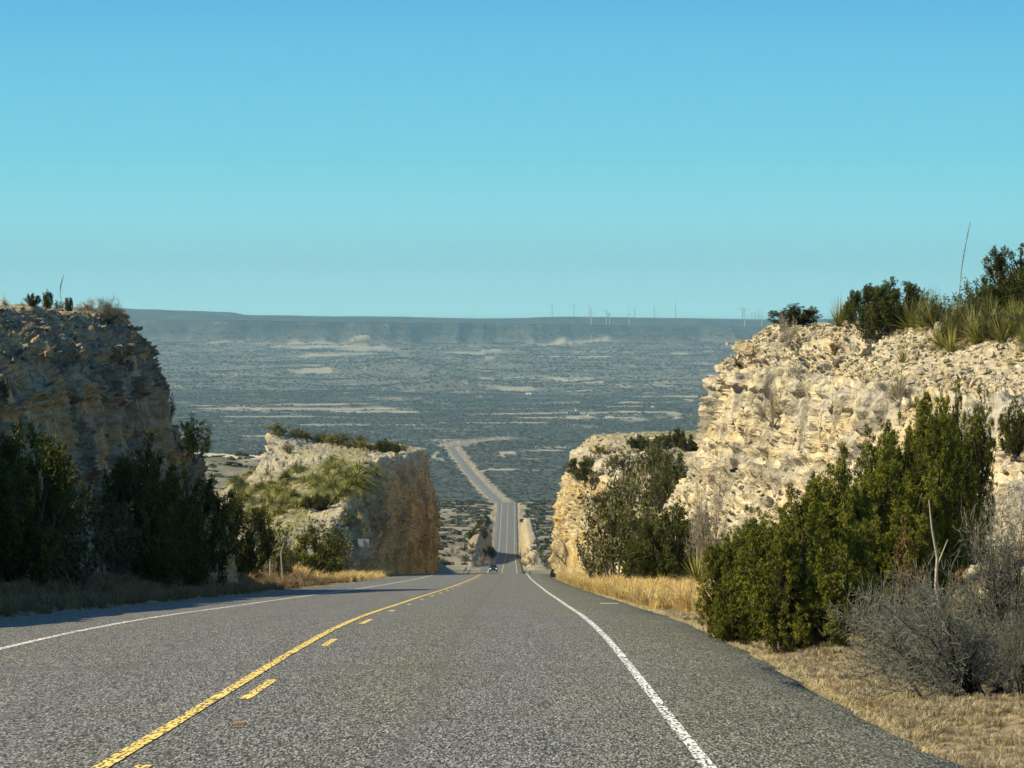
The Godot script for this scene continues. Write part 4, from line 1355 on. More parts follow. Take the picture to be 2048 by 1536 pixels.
func plants_outcrops() -> void:
	var lo: MeshInstance3D = grids.left_outcrop
	var ro: MeshInstance3D = grids.right_outcrop
	var m: Array = shapes.juniper
	for p in [
		["juniper", m[0], 635, 1018, 62, 36, "round dark juniper alone in the middle of the outcrop's grassy slope", lo],
		["juniper", m[1], 770, 902, 44, 28, "dark juniper at the road end of the outcrop's crest", lo],
		["juniper", m[2], 790, 906, 26, 20, "low dark juniper just before the outcrop's cut edge", lo],
		["shrub", shapes.shrub[0], 562, 872, 40, 18, "first low shrub on the outcrop's crest, above the bare white rocks", lo],
		["shrub", shapes.shrub[1], 606, 872, 40, 18, "low shrub on the crest between the first one and the green mound", lo],
		["shrub", shapes.yellow, 650, 880, 50, 20, "yellow-green low shrub on the middle of the outcrop's crest", lo],
		["shrub", shapes.shrub[2], 690, 890, 56, 26, "dark wide shrub on the crest, inward of the dark juniper", lo],
		["shrub", shapes.yellow, 725, 898, 40, 20, "olive shrub between the dark wide shrub and the dark juniper of the crest", lo],
		["shrub", shapes.open, 665, 930, 50, 24, "grey-green shrub against the bare rocks under the crest", lo],
		["shrub", shapes.shrub[0], 575, 905, 34, 26, "dark shrub in a cleft of the white crest rocks", lo],
		["shrub", shapes.open, 480, 985, 60, 40, "grey shrub at the inner edge of the grassy slope", lo],
		["shrub", shapes.shrub[1], 700, 1060, 40, 44, "bush on the rocks above the road sign", lo],
		["shrub", shapes.shrub[2], 795, 1120, 30, 30, "dark bush at the foot of the orange-brown face", lo],
		["sotol", shapes.sparse, 690, 1022, 40, 24, "spiky sotol on the slope near the corner of the cut face", lo],
		["sotol", shapes.sotol[0], 740, 985, 30, 18, "small sotol at the upper corner of the cut face", lo],
		["dry_grass", shapes.straw, 715, 1040, 46, 26, "pale straw grass clump on the slope above the road sign", lo],
		["dry_grass", shapes.straw, 736, 1062, 28, 22, "straw grass tuft on the rocks close above the road sign", lo],
		["dry_grass", shapes.ash, 690, 1000, 44, 16, "ashen grass on the slope beside the spiky sotol", lo],
		["shrub", shapes.yellow, 1200, 908, 60, 26, "yellow-green shrub at the outer end of the bright outcrop's top", ro],
		["shrub", shapes.shrub[0], 1180, 925, 30, 20, "small shrub on the rounded corner of the bright outcrop", ro],
		["shrub", shapes.open, 1225, 935, 50, 26, "olive shrub on the bright outcrop, inward of the yellow-green one", ro],
		["juniper", m[1], 1280, 895, 60, 28, "wide dark juniper on the skyline of the bright outcrop", ro],
		["juniper", m[2], 1325, 895, 56, 32, "dark juniper in the middle of the bright outcrop's top", ro],
		["juniper", m[3], 1356, 890, 34, 40, "pointed dark juniper highest on the bright outcrop", ro],
		["juniper", m[0], 1382, 900, 50, 36, "dark juniper on the bright outcrop closest to the tall cut", ro],
		["shrub", shapes.open, 1330, 925, 80, 28, "grey-green shrub under the skyline junipers of the bright outcrop", ro],
		["shrub", shapes.dry, 1290, 950, 44, 30, "grey dry bush beside the pale boulders of the bright outcrop", ro],
		["juniper", m[1], 1335, 975, 66, 70, "dark juniper on the front of the bright outcrop, among boulders", ro],
		["shrub", shapes.shrub[1], 1210, 965, 40, 26, "grey-brown shrub on the front of the bright outcrop, at its outer side", ro],
		["shrub", shapes.shrub[2], 1255, 985, 60, 40, "green shrub halfway up the front of the bright outcrop", ro],
		["shrub", shapes.shrub[0], 1205, 1010, 40, 36, "dark shrub low on the front of the bright outcrop", ro],
		["shrub", shapes.dry, 1130, 1128, 50, 44, "grey dry bush at the road foot of the bright outcrop", ro],
		["shrub", shapes.dry, 1105, 1138, 34, 24, "small dry bush where the bright outcrop meets the golden grass", ro],
	]:
		var c: MeshInstance3D = p[7]
		var w := spot(c, p[2], p[3], 215.0, 505.0)
		var dd := -w.z
		var leafy: bool = p[0] in ["sotol", "dry_grass"]
		plant(p[0], p[1], w, p[4] / FOC * dd, p[5] / FOC * dd, p[6], p[0].replace("_", " "), mats.blade if leafy else mats.leaf, p[2] * 0.37, "", "leaves" if leafy else "crown")
	# the crowd of sotols and shrubs along the skyline of the tall cut
	var rc: MeshInstance3D = grids.right_cut
	var r := RandomNumberGenerator.new()
	r.seed = 15
	for k in 29:
		var px := lerpf(1800.0, 2075.0, (k + 0.5) / 29.0) + r.randf_range(-5, 5)
		var w := spot(rc, px, 642.0 + r.randf() * (20.0 if px < 1880.0 else 52.0), 90.0, 133.0)
		var d := -w.z
		var s := r.randf_range(0.75, 1.25)
		if k % 3 == 1:
			plant("shrub", shapes.shrub[k % 3], w, 62.0 * s / FOC * d, 62.0 * s / FOC * d, "dark shrub, %s in the crowd of plants along the hilltop skyline from its low end" % ordinal(k), "shrub", mats.leaf, k * 1.1)
		else:
			plant("sotol", shapes.sotol[k % 4], w, 96.0 * s / FOC * d, 78.0 * s / FOC * d, "sotol, %s in the crowd of plants along the hilltop skyline from its low end" % ordinal(k), "sotol", mats.blade, k * 1.3, "", "leaves")
	for k in 20:
		var px := lerpf(545.0, 812.0, (k + 0.5) / 20.0) + r.randf_range(-5, 5)
		var w := spot(lo, px, lerpf(866.0, 902.0, (px - 545.0) / 267.0) + r.randf_range(-4, 8), 340.0, 480.0)
		var d := -w.z
		var s := r.randf_range(0.7, 1.4)
		plant("shrub", [shapes.yellow, shapes.open, shapes.shrub[2], shapes.open][k % 4], w, 44.0 * s / FOC * d, 17.0 * s / FOC * d, "low scrub bush, %s along the grassy outcrop's capping scrub from the white rocks" % ordinal(k), "shrub", mats.leaf, k * 1.9)
	for k in 16:
		var px := lerpf(1165.0, 1395.0, (k + 0.5) / 16.0) + r.randf_range(-8, 8)
		var w := spot(ro, px, r.randf_range(905.0, 1080.0), 205.0, 470.0)
		var d := -w.z
		var s := r.randf_range(0.7, 1.4)
		plant("shrub" if k % 3 else "juniper", shapes.shrub[k % 3] if k % 3 else m[k % 4], w, 62.0 * s / FOC * d, 46.0 * s / FOC * d, "dark %s, %s across the bushy front of the bright outcrop from its road side" % ["shrub" if k % 3 else "juniper", ordinal(k)], "shrub" if k % 3 else "juniper", mats.leaf, k * 1.7)
	for k in 14:
		var d := lerpf(1000.0, 1400.0, (k + r.randf()) / 14.0)
		var x := -9.6 - r.randf_range(0.0, 3.2)
		var o := plant("juniper", m[k % 4], Vector3(x, -table(NATURE, d) - 0.6, -d), r.randf_range(3.0, 4.6), r.randf_range(3.6, 5.4), "dark juniper along the shaded lower cut, %s down the road" % ordinal(k), "juniper", mats.leaf, k * 1.1)
		if k % 2 == 0:
			o.position = Vector3(-8.6, -road_fall(d) - 0.2, -d)
	for k in 9:
		var d: float = 925.0 + 11.0 * k
		var x: float = [-9.6, -11.5, -13.5, 4.6, -10.4, 6.8, -12.6, 5.4, -9.4][k]
		plant("shrub", shapes.shrub[k % 3], Vector3(x, maxf(ground_y(x, d), lerpf(-road_fall(d), -table(NATURE, d), 0.4)) - 0.3, -d), r.randf_range(2.6, 4.0), r.randf_range(2.0, 3.0), "dark bush, %s of those crowding the uphill ends of the lower cuts" % ordinal(k), "shrub", mats.leaf, k * 2.1)
	for p in [[960, 905.0, 0], [930, 915.0, 1], [905, 930.0, 0], [945, 960.0, 2], [885, 890.0, 1], [975, 940.0, 0], [1052, 915.0, 2], [1066, 900.0, 0], [1080, 930.0, 1], [1060, 960.0, 0], [1092, 905.0, 2]]:
		var d: float = p[1]
		var g := on_ground(p[0], d)
		plant("dry_bush", [shapes.dry, shapes.open, shapes.shrub[1]][p[2]], g, r.randf_range(3.0, 4.6), r.randf_range(1.8, 3.0), "grey-brown bush at the road dip, %s" % ["nearest the dark car", "on the pale slope beside the car", "third out from the dark car", "on the pale slope above the car", "beside the orange face", "against the shaded lower cut", "at the foot of the small sunlit cut", "behind the guard rail", "between sunlit cut and bright outcrop", "halfway up the end of the small sunlit cut", "touching the bright outcrop's edge"][[960, 930, 905, 945, 885, 975, 1052, 1066, 1080, 1060, 1092].find(p[0])], "bush", mats.leaf, d)
	# the mounds of evergreen bear grass that cover the slope
	var seats: Array = []
	for k in 120:
		var f := r.randf()
		var px := lerpf(468.0, 748.0, f) + r.randf_range(-12, 12)
		var py := lerpf(945.0, 922.0, f) + r.randf_range(0.0, 1.0) * (110.0 - 60.0 * f)
		seats.append([py, px])
	seats.sort()
	for band in 4:
		var row: Array = []
		for k in 30:
			row.append([seats[band * 30 + k][1], seats[band * 30 + k][0]])
		row.sort()
		for k in 30:
			var w := spot(lo, row[k][0], row[k][1], 225.0, 500.0)
			var s := r.randf_range(0.9, 1.7)
			plant("grass_mound", shapes.mound[k % 3], w, s * 2.9, s * 0.85, "grass mound, %s from the inner end of the %s on the outcrop" % [ordinal(k), ["top row", "upper row", "lower row", "bottom row"][band]], "grass mound", mats.blade, r.randf_range(0, TAU), "bear grass mounds on the outcrop slope", "leaves", 0.05)
	# pale boulders and rubble on the bank behind the bare bushes
	for p in [[2010, 62.0, 1.5, 0.5, "big pale boulder half hidden behind the grey leafless bushes"], [2045, 60.0, 1.2, 0.9, "pale boulder above the big one on the bank behind the leafless bushes"], [1985, 72.0, 1.1, 0.3, "smaller pale boulder on the bank behind the last juniper of the thicket"], [2060, 74.0, 1.6, 0.4, "highest pale boulder on the bank behind the leafless bushes"]]:
		var w := on_ground(p[0], p[1])
		var o := thing("boulder", p[4], "boulder", w + Vector3(0, p[3] * 0.4, 0))
		part("stone", stones[int(p[0]) % 10], mats.loose[1], o, Transform3D(stone_basis(r, p[2], 0.75), Vector3.ZERO))
	var where: Array = []
	var tint := PackedColorArray()
	for k in 2600:
		var d := r.randf_range(44.0, 104.0)
		var x := r.randf_range(5.6, 16.0)
		where.append(Transform3D(stone_basis(r, 0.05 * pow(7.0, pow(r.randf(), 2.2)), 0.7), Vector3(x, ground_y(x, d), -d)))
		tint.append(Color(0.5, 0.45, 0.36) * r.randf_range(0.7, 1.2))
	scatter("bank_rubble", stones[2], mats.rubble, where, tint, self).set_meta("label", "pale broken stones strewn over the bank below the tall cut")


const ONES := ["first", "second", "third", "fourth", "fifth", "sixth", "seventh", "eighth", "ninth", "tenth", "eleventh", "twelfth", "thirteenth", "fourteenth", "fifteenth", "sixteenth", "seventeenth", "eighteenth", "nineteenth", "twentieth"]

func ordinal(k: int) -> String:
	return ONES[k] if k < 20 else "twenty-" + ONES[k - 20] if k < 29 else "thirtieth"


func tuft_field(called: String, label: String, m: Mesh, count: int, x0: Callable, d0: float, d1: float, lo: float, hi: float, sd: int, power := 1.0) -> void:
	var r := RandomNumberGenerator.new()
	r.seed = sd
	var where: Array = []
	var tint := PackedColorArray()
	for k in count:
		var d := lerpf(d0, d1, pow(r.randf(), power))
		var span: Vector2 = x0.call(d)
		var x := lerpf(span.x, span.y, r.randf())
		var gap := n_fbm.get_noise_2d(x * 1.1, d * 0.35)
		if gap < -0.12 and r.randf() < (0.35 if lo < 0.1 else 0.8):
			continue
		var s := r.randf_range(lo, hi) * (1.0 + 0.8 * gap)
		where.append(Transform3D(Basis(Vector3.UP, r.randf_range(0, TAU)) * Basis.from_scale(Vector3(s * r.randf_range(0.8, 1.6), s, s * r.randf_range(0.8, 1.6))), Vector3(x, ground_y(x, d) - 0.01, -d)))
		var g := r.randf_range(0.75, 1.2)
		tint.append(Color(g, g * r.randf_range(0.95, 1.02), g * r.randf_range(0.85, 1.05)))
	var o := scatter(called, m, mats.straw, where, tint, self)
	o.set_meta("label", label)


func build_grass() -> void:
	var gold := [Color(0.66, 0.51, 0.22), Color(0.58, 0.44, 0.18), Color(0.72, 0.58, 0.29), Color(0.50, 0.38, 0.18)]
	var drab := [Color(0.43, 0.365, 0.24), Color(0.37, 0.315, 0.21), Color(0.52, 0.45, 0.31), Color(0.30, 0.255, 0.18)]
	var pale := [Color(0.60, 0.52, 0.30), Color(0.52, 0.45, 0.27)]
	var r := RandomNumberGenerator.new()
	r.seed = 90
	var where: Array = []
	var tint := PackedColorArray()
	for k in 3200:
		var d := 16.0 + 110.0 * pow(r.randf(), 1.6)
		var x := 2.66 + absf(r.randfn(0.0, 0.16)) if k % 4 else -8.62 - absf(r.randfn(0.0, 0.2))
		where.append(Transform3D(stone_basis(r, r.randf_range(0.015, 0.05), 0.7), Vector3(x, ground_y(x, d) + 0.004, -d)))
		tint.append(Color(0.36, 0.33, 0.27) * r.randf_range(0.5, 1.4))
	scatter("edge_gravel", stones[3], mats.rubble, where, tint, self).set_meta("label", "loose gravel spilled along the crumbling asphalt edge")
	var tall := grass_tuft(1, 40, 0.010, 0.9, gold)
	var low := grass_tuft(2, 36, 0.022, 1.3, drab)
	var edge := grass_tuft(3, 26, 0.022, 1.8, pale)
	tuft_field("verge_grass", "short drab dry grass along the verge below the junipers and the bare bushes", low, 17000, func(d): return Vector2(2.72, 3.0 + d * 0.085), 16.0, 62.0, 0.05, 0.12, 1)
	tuft_field("edge_grass", "pale straw grass fringing the asphalt edge", edge, 4200, func(_d): return Vector2(2.62, 2.9), 16.0, 110.0, 0.05, 0.13, 2)
	tuft_field("golden_grass", "tall golden dry grass between the road and the junipers", tall, 5200, func(d): return Vector2(3.0 + (0.5 if d < 70.0 else 0.0), 5.2 if d > 70.0 else 4.1), 46.0, 215.0, 0.22, 0.55, 3)
	tuft_field("golden_grass", "golden dry grass around the road sign", tall, 1500, func(_d): return Vector2(-12.4, -8.9), 178.0, 252.0, 0.25, 0.6, 4)
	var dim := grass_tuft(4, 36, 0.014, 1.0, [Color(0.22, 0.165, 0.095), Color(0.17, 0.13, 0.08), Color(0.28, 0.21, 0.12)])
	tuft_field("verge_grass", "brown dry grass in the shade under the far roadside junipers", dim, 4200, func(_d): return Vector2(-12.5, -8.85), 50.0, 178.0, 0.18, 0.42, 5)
	tuft_field("slope_grass", "thin dry grass between the roadside trunks and the shaded cut", dim, 1500, func(_d): return Vector2(-13.0, -10.0), 56.0, 160.0, 0.12, 0.3, 6)


# ---------------------------------------------------------------- built things
func lathe(t: Tris, pts: Array, sides: int, col: Color) -> void:
	for i in pts.size() - 1:
		var a: Vector2 = pts[i]
		var b: Vector2 = pts[i + 1]
		for k in sides:
			var t0 := TAU * k / sides
			var t1 := TAU * (k + 1) / sides
			t.quad(Vector3(cos(t0) * a.x, a.y, sin(t0) * a.x), Vector3(cos(t1) * a.x, a.y, sin(t1) * a.x), Vector3(cos(t1) * b.x, b.y, sin(t1) * b.x), Vector3(cos(t0) * b.x, b.y, sin(t0) * b.x), col)


func wind_turbine(hub: float, px: float, base_y: float, hub_y: float, turn: float, label: String) -> void:
	var d := 16900.0 if base_y > 641.0 else 20600.0
	var x := (px - CX) / FOC * d
	var gy := ground_y(x, d)
	var tall := -(hub_y - HOR) / FOC * d - gy
	var o := thing("wind_turbine", label, "wind turbine", Vector3(x, gy - 1.0, -d), "wind turbines on the far plateau")
	var w := Color(0.5, 0.5, 0.5)
	var t := Tris.new()
	lathe(t, [Vector2(2.6, 0.0), Vector2(2.2, tall * 0.5), Vector2(1.4, tall)], 10, w)
	part("tower", t.mesh(), mats.wood, o)
	t = Tris.new()
	t.box(Vector3(-2.0, tall - 1.8, -6.0), Vector3(2.0, tall + 2.2, 4.0), w)
	part("nacelle", t.mesh(), mats.wood, o)
	for k in 3:
		var a := turn + TAU * k / 3.0
		t = Tris.new()
		var c := Vector3(0, tall, 5.2)
		var out := Vector3(sin(a), cos(a), 0)
		var side := Vector3(cos(a), -sin(a), 0)
		var ln := hub
		var deep := Vector3(0, 0, 0.5)
		for s in 4:
			var f0 := s / 4.0
			var f1 := (s + 1) / 4.0
			var w0 := lerpf(2.0, 0.4, f0)
			var w1 := lerpf(2.0, 0.4, f1)
			var p := c + out * ln * f0
			var q := c + out * ln * f1
			for e in [deep, -deep]:
				t.quad(p - side * w0 * 0.4 + e * 0.2, p + side * w0 * 0.6 + e, q + side * w1 * 0.6 + e, q - side * w1 * 0.4 + e * 0.2, w)
		part("blade", t.mesh(), mats.wood, o)


func tank(px: float, py: float, wide: float, tall: float, col: Color, label: String, group: String) -> void:
	var d := valley_d(py)
	var x := (px - CX) / FOC * d
	var o := thing("storage_tank", label, "storage tank", Vector3(x, ground_y(x, d) - 0.3, -d), group)
	var t := Tris.new()
	var r := wide * 0.5
	lathe(t, [Vector2(r, 0.0), Vector2(r, tall)], 18, col)
	part("shell", t.mesh(), mats.wood, o)
	t = Tris.new()
	lathe(t, [Vector2(r * 1.02, tall), Vector2(r * 1.02, tall + 0.15), Vector2(0.2, tall + r * 0.25), Vector2(0.0, tall + r * 0.26)], 18, col * 1.15)
	part("roof", t.mesh(), mats.wood, o)


func building(px: float, py: float, w: float, dep: float, h: float, wall: Color, roof: Color, label: String, cat: String, called: String) -> void:
	var d := valley_d(py)
	var x := (px - CX) / FOC * d
	var o := thing(called, label, cat, Vector3(x, ground_y(x, d) - 0.4, -d))
	var t := Tris.new()
	t.box(Vector3(-w / 2, 0, -dep / 2), Vector3(w / 2, h, dep / 2), wall)
	part("wall", t.mesh(), mats.wood, o)
	t = Tris.new()
	var e := 0.4
	var a := Vector3(-w / 2 - e, h + 0.01, dep / 2 + e)
	var b := Vector3(w / 2 + e, h + 0.01, dep / 2 + e)
	var c := Vector3(w / 2 + e, h + 0.01, -dep / 2 - e)
	var f := Vector3(-w / 2 - e, h + 0.01, -dep / 2 - e)
	var m := Vector3(-w / 2 - e, h + dep * 0.2, 0)
	var n := Vector3(w / 2 + e, h + dep * 0.2, 0)
	t.quad(a, b, n, m, roof)
	t.quad(f, c, n, m, roof)
	t.tri(a, m, f, wall)
	t.tri(b, n, c, wall)
	part("roof", t.mesh(), mats.wood, o)
	t = Tris.new()
	t.box(Vector3(-w * 0.1, 0, dep / 2 + 0.02), Vector3(w * 0.1, h * 0.7, dep / 2 + 0.12), Color(0.12, 0.12, 0.13))
	part("door", t.mesh(), mats.wood, o)


func build_car() -> void:
	var d := 800.0
	var x := road_x(d) - 2.1
	var o := thing("car", "dark sport utility car coming uphill toward the crest with its headlights on", "car", Vector3(x, -road_fall(d) + 0.02, -d))
	o.rotation.x = -0.055
	var paint := plain(Color(0.025, 0.03, 0.037), 0.42, 0.1)
	paint.clearcoat_enabled = true
	paint.clearcoat = 0.35
	var black := plain(Color(0.012, 0.012, 0.013), 0.5)
	var glass := plain(Color(0.01, 0.012, 0.014), 0.08)
	glass.metallic_specular = 0.6
	var chrome := plain(Color(0.6, 0.6, 0.6), 0.2, 0.9)
	# profile along the car, front toward +z: [z, half width low, half width high, y low, y high]
	var t := Tris.new()
	var st := [[2.35, 0.78, 0.72, 0.42, 0.86], [2.2, 0.9, 0.86, 0.36, 1.0], [1.2, 0.95, 0.9, 0.34, 1.09], [0.75, 0.95, 0.9, 0.34, 1.13], [-1.9, 0.95, 0.9, 0.34, 1.13], [-2.3, 0.9, 0.84, 0.4, 1.1]]
	for i in st.size() - 1:
		var a = st[i]
		var b = st[i + 1]
		var pa = [Vector3(-a[1], a[3], a[0]), Vector3(-a[1], (a[3] + a[4]) * 0.55, a[0]), Vector3(-a[2], a[4], a[0]), Vector3(a[2], a[4], a[0]), Vector3(a[1], (a[3] + a[4]) * 0.55, a[0]), Vector3(a[1], a[3], a[0])]
		var pb = [Vector3(-b[1], b[3], b[0]), Vector3(-b[1], (b[3] + b[4]) * 0.55, b[0]), Vector3(-b[2], b[4], b[0]), Vector3(b[2], b[4], b[0]), Vector3(b[1], (b[3] + b[4]) * 0.55, b[0]), Vector3(b[1], b[3], b[0])]
		for k in 6:
			t.quad(pa[k], pa[(k + 1) % 6], pb[(k + 1) % 6], pb[k], Color.WHITE)
	for i in [0, 5]:
		var a = st[i]
		t.quad(Vector3(-a[1], a[3], a[0]), Vector3(-a[1], (a[3] + a[4]) * 0.55, a[0]), Vector3(a[1], (a[3] + a[4]) * 0.55, a[0]), Vector3(a[1], a[3], a[0]), Color.WHITE)
		t.quad(Vector3(-a[1], (a[3] + a[4]) * 0.55, a[0]), Vector3(-a[2], a[4], a[0]), Vector3(a[2], a[4], a[0]), Vector3(a[1], (a[3] + a[4]) * 0.55, a[0]), Color.WHITE)
	part("body", t.mesh(), paint, o)
	t = Tris.new()
	var lo := [Vector3(-0.86, 1.1, 0.95), Vector3(0.86, 1.1, 0.95), Vector3(0.86, 1.1, -2.2), Vector3(-0.86, 1.1, -2.2)]
	var hi := [Vector3(-0.68, 1.72, 0.2), Vector3(0.68, 1.72, 0.2), Vector3(0.68, 1.74, -1.9), Vector3(-0.68, 1.74, -1.9)]
	for k in 4:
		t.quad(lo[k], lo[(k + 1) % 4], hi[(k + 1) % 4], hi[k], Color.WHITE)
	part("cabin", t.mesh(), paint, o)
	t = Tris.new()
	t.quad(hi[0] + Vector3(0, 0.0, 0.02), hi[1] + Vector3(0, 0.0, 0.02), hi[2], hi[3], Color.WHITE)
	t.quad(hi[0] + Vector3(0.04, 0.05, -0.05), hi[1] + Vector3(-0.04, 0.05, -0.05), hi[2] + Vector3(-0.04, 0.05, 0.05), hi[3] + Vector3(0.04, 0.05, 0.05), Color.WHITE)
	part("roof", t.mesh(), paint, o)
	t = Tris.new()
	var out := Vector3(0, 0.012, 0.012)
	t.quad(lo[0].lerp(hi[0], 0.1) + out + Vector3(0.06, 0, 0), lo[1].lerp(hi[1], 0.1) + out - Vector3(0.06, 0, 0), lo[1].lerp(hi[1], 0.92) + out - Vector3(0.05, 0, 0), lo[0].lerp(hi[0], 0.92) + out + Vector3(0.05, 0, 0), Color.WHITE)
	part("windscreen", t.mesh(), glass, o)
	for s in [-1.0, 1.0]:
		t = Tris.new()
		var k := Vector3(s * 0.012, 0.004, 0)
		var a: Vector3 = (lo[0] if s < 0 else lo[1]) + Vector3(0, 0.08, -0.3)
		var b: Vector3 = (lo[3] if s < 0 else lo[2]) + Vector3(0, 0.08, 0.3)
		var e: Vector3 = (hi[0] if s < 0 else hi[1]) + Vector3(0, -0.06, -0.1)
		var f: Vector3 = (hi[3] if s < 0 else hi[2]) + Vector3(0, -0.06, 0.1)
		t.quad(a + k, b + k, f + k, e + k, Color.WHITE)
		part("side_window", t.mesh(), glass, o)
		var lamp := StandardMaterial3D.new()
		lamp.albedo_color = Color(0.9, 0.9, 0.88)
		lamp.emission_enabled = true
		lamp.emission = Color(1.0, 0.97, 0.9)
		lamp.emission_energy_multiplier = 0.9
		t = Tris.new()
		t.box(Vector3(s * 0.68 - 0.14, 0.75, 2.22), Vector3(s * 0.68 + 0.14, 0.90, 2.37), Color.WHITE)
		part("headlight", t.mesh(), lamp, o)
		t = Tris.new()
		t.box(Vector3(s * 1.05 - 0.1, 1.08, 0.7), Vector3(s * 1.05 + 0.1, 1.24, 0.85), Color.WHITE)
		part("mirror", t.mesh(), paint, o)
		for z in [1.45, -1.4]:
			var w := thing_part("wheel", o, Vector3(s * 0.84, 0.36, z))
			t = Tris.new()
			t.tube(Vector3(-0.12, 0, 0), Vector3(0.12, 0, 0), 0.36, 0.36, 20, Color.WHITE)
			for q in 20:
				for e2 in [-0.12, 0.12]:
					t.tri(Vector3(e2, 0, 0), Vector3(e2, 0.36 * cos(TAU * q / 20), 0.36 * sin(TAU * q / 20)), Vector3(e2, 0.36 * cos(TAU * (q + 1) / 20), 0.36 * sin(TAU * (q + 1) / 20)), Color.WHITE)
			part("tyre", t.mesh(), black, w)
			t = Tris.new()
			for q in 16:
				t.tri(Vector3(s * 0.125, 0, 0), Vector3(s * 0.125, 0.22 * cos(TAU * q / 16), 0.22 * sin(TAU * q / 16)), Vector3(s * 0.125, 0.22 * cos(TAU * (q + 1) / 16), 0.22 * sin(TAU * (q + 1) / 16)), Color.WHITE)
			part("rim", t.mesh(), chrome, w)
	t = Tris.new()
	t.box(Vector3(-0.46, 0.62, 2.26), Vector3(0.46, 0.88, 2.38), Color.WHITE)
	part("grille", t.mesh(), black, o)
	t = Tris.new()
	t.box(Vector3(-0.82, 0.36, 2.2), Vector3(0.82, 0.56, 2.44), Color.WHITE)
	part("bumper", t.mesh(), black, o)
	t = Tris.new()
	t.box(Vector3(-0.26, 0.47, 2.445), Vector3(0.26, 0.58, 2.46), Color.WHITE)
	part("number_plate", t.mesh(), chrome, o)


func thing_part(called: String, parent: Node3D, p: Vector3) -> Node3D:
	var o := Node3D.new()
	o.position = p
	named(o, called, parent)
	return o


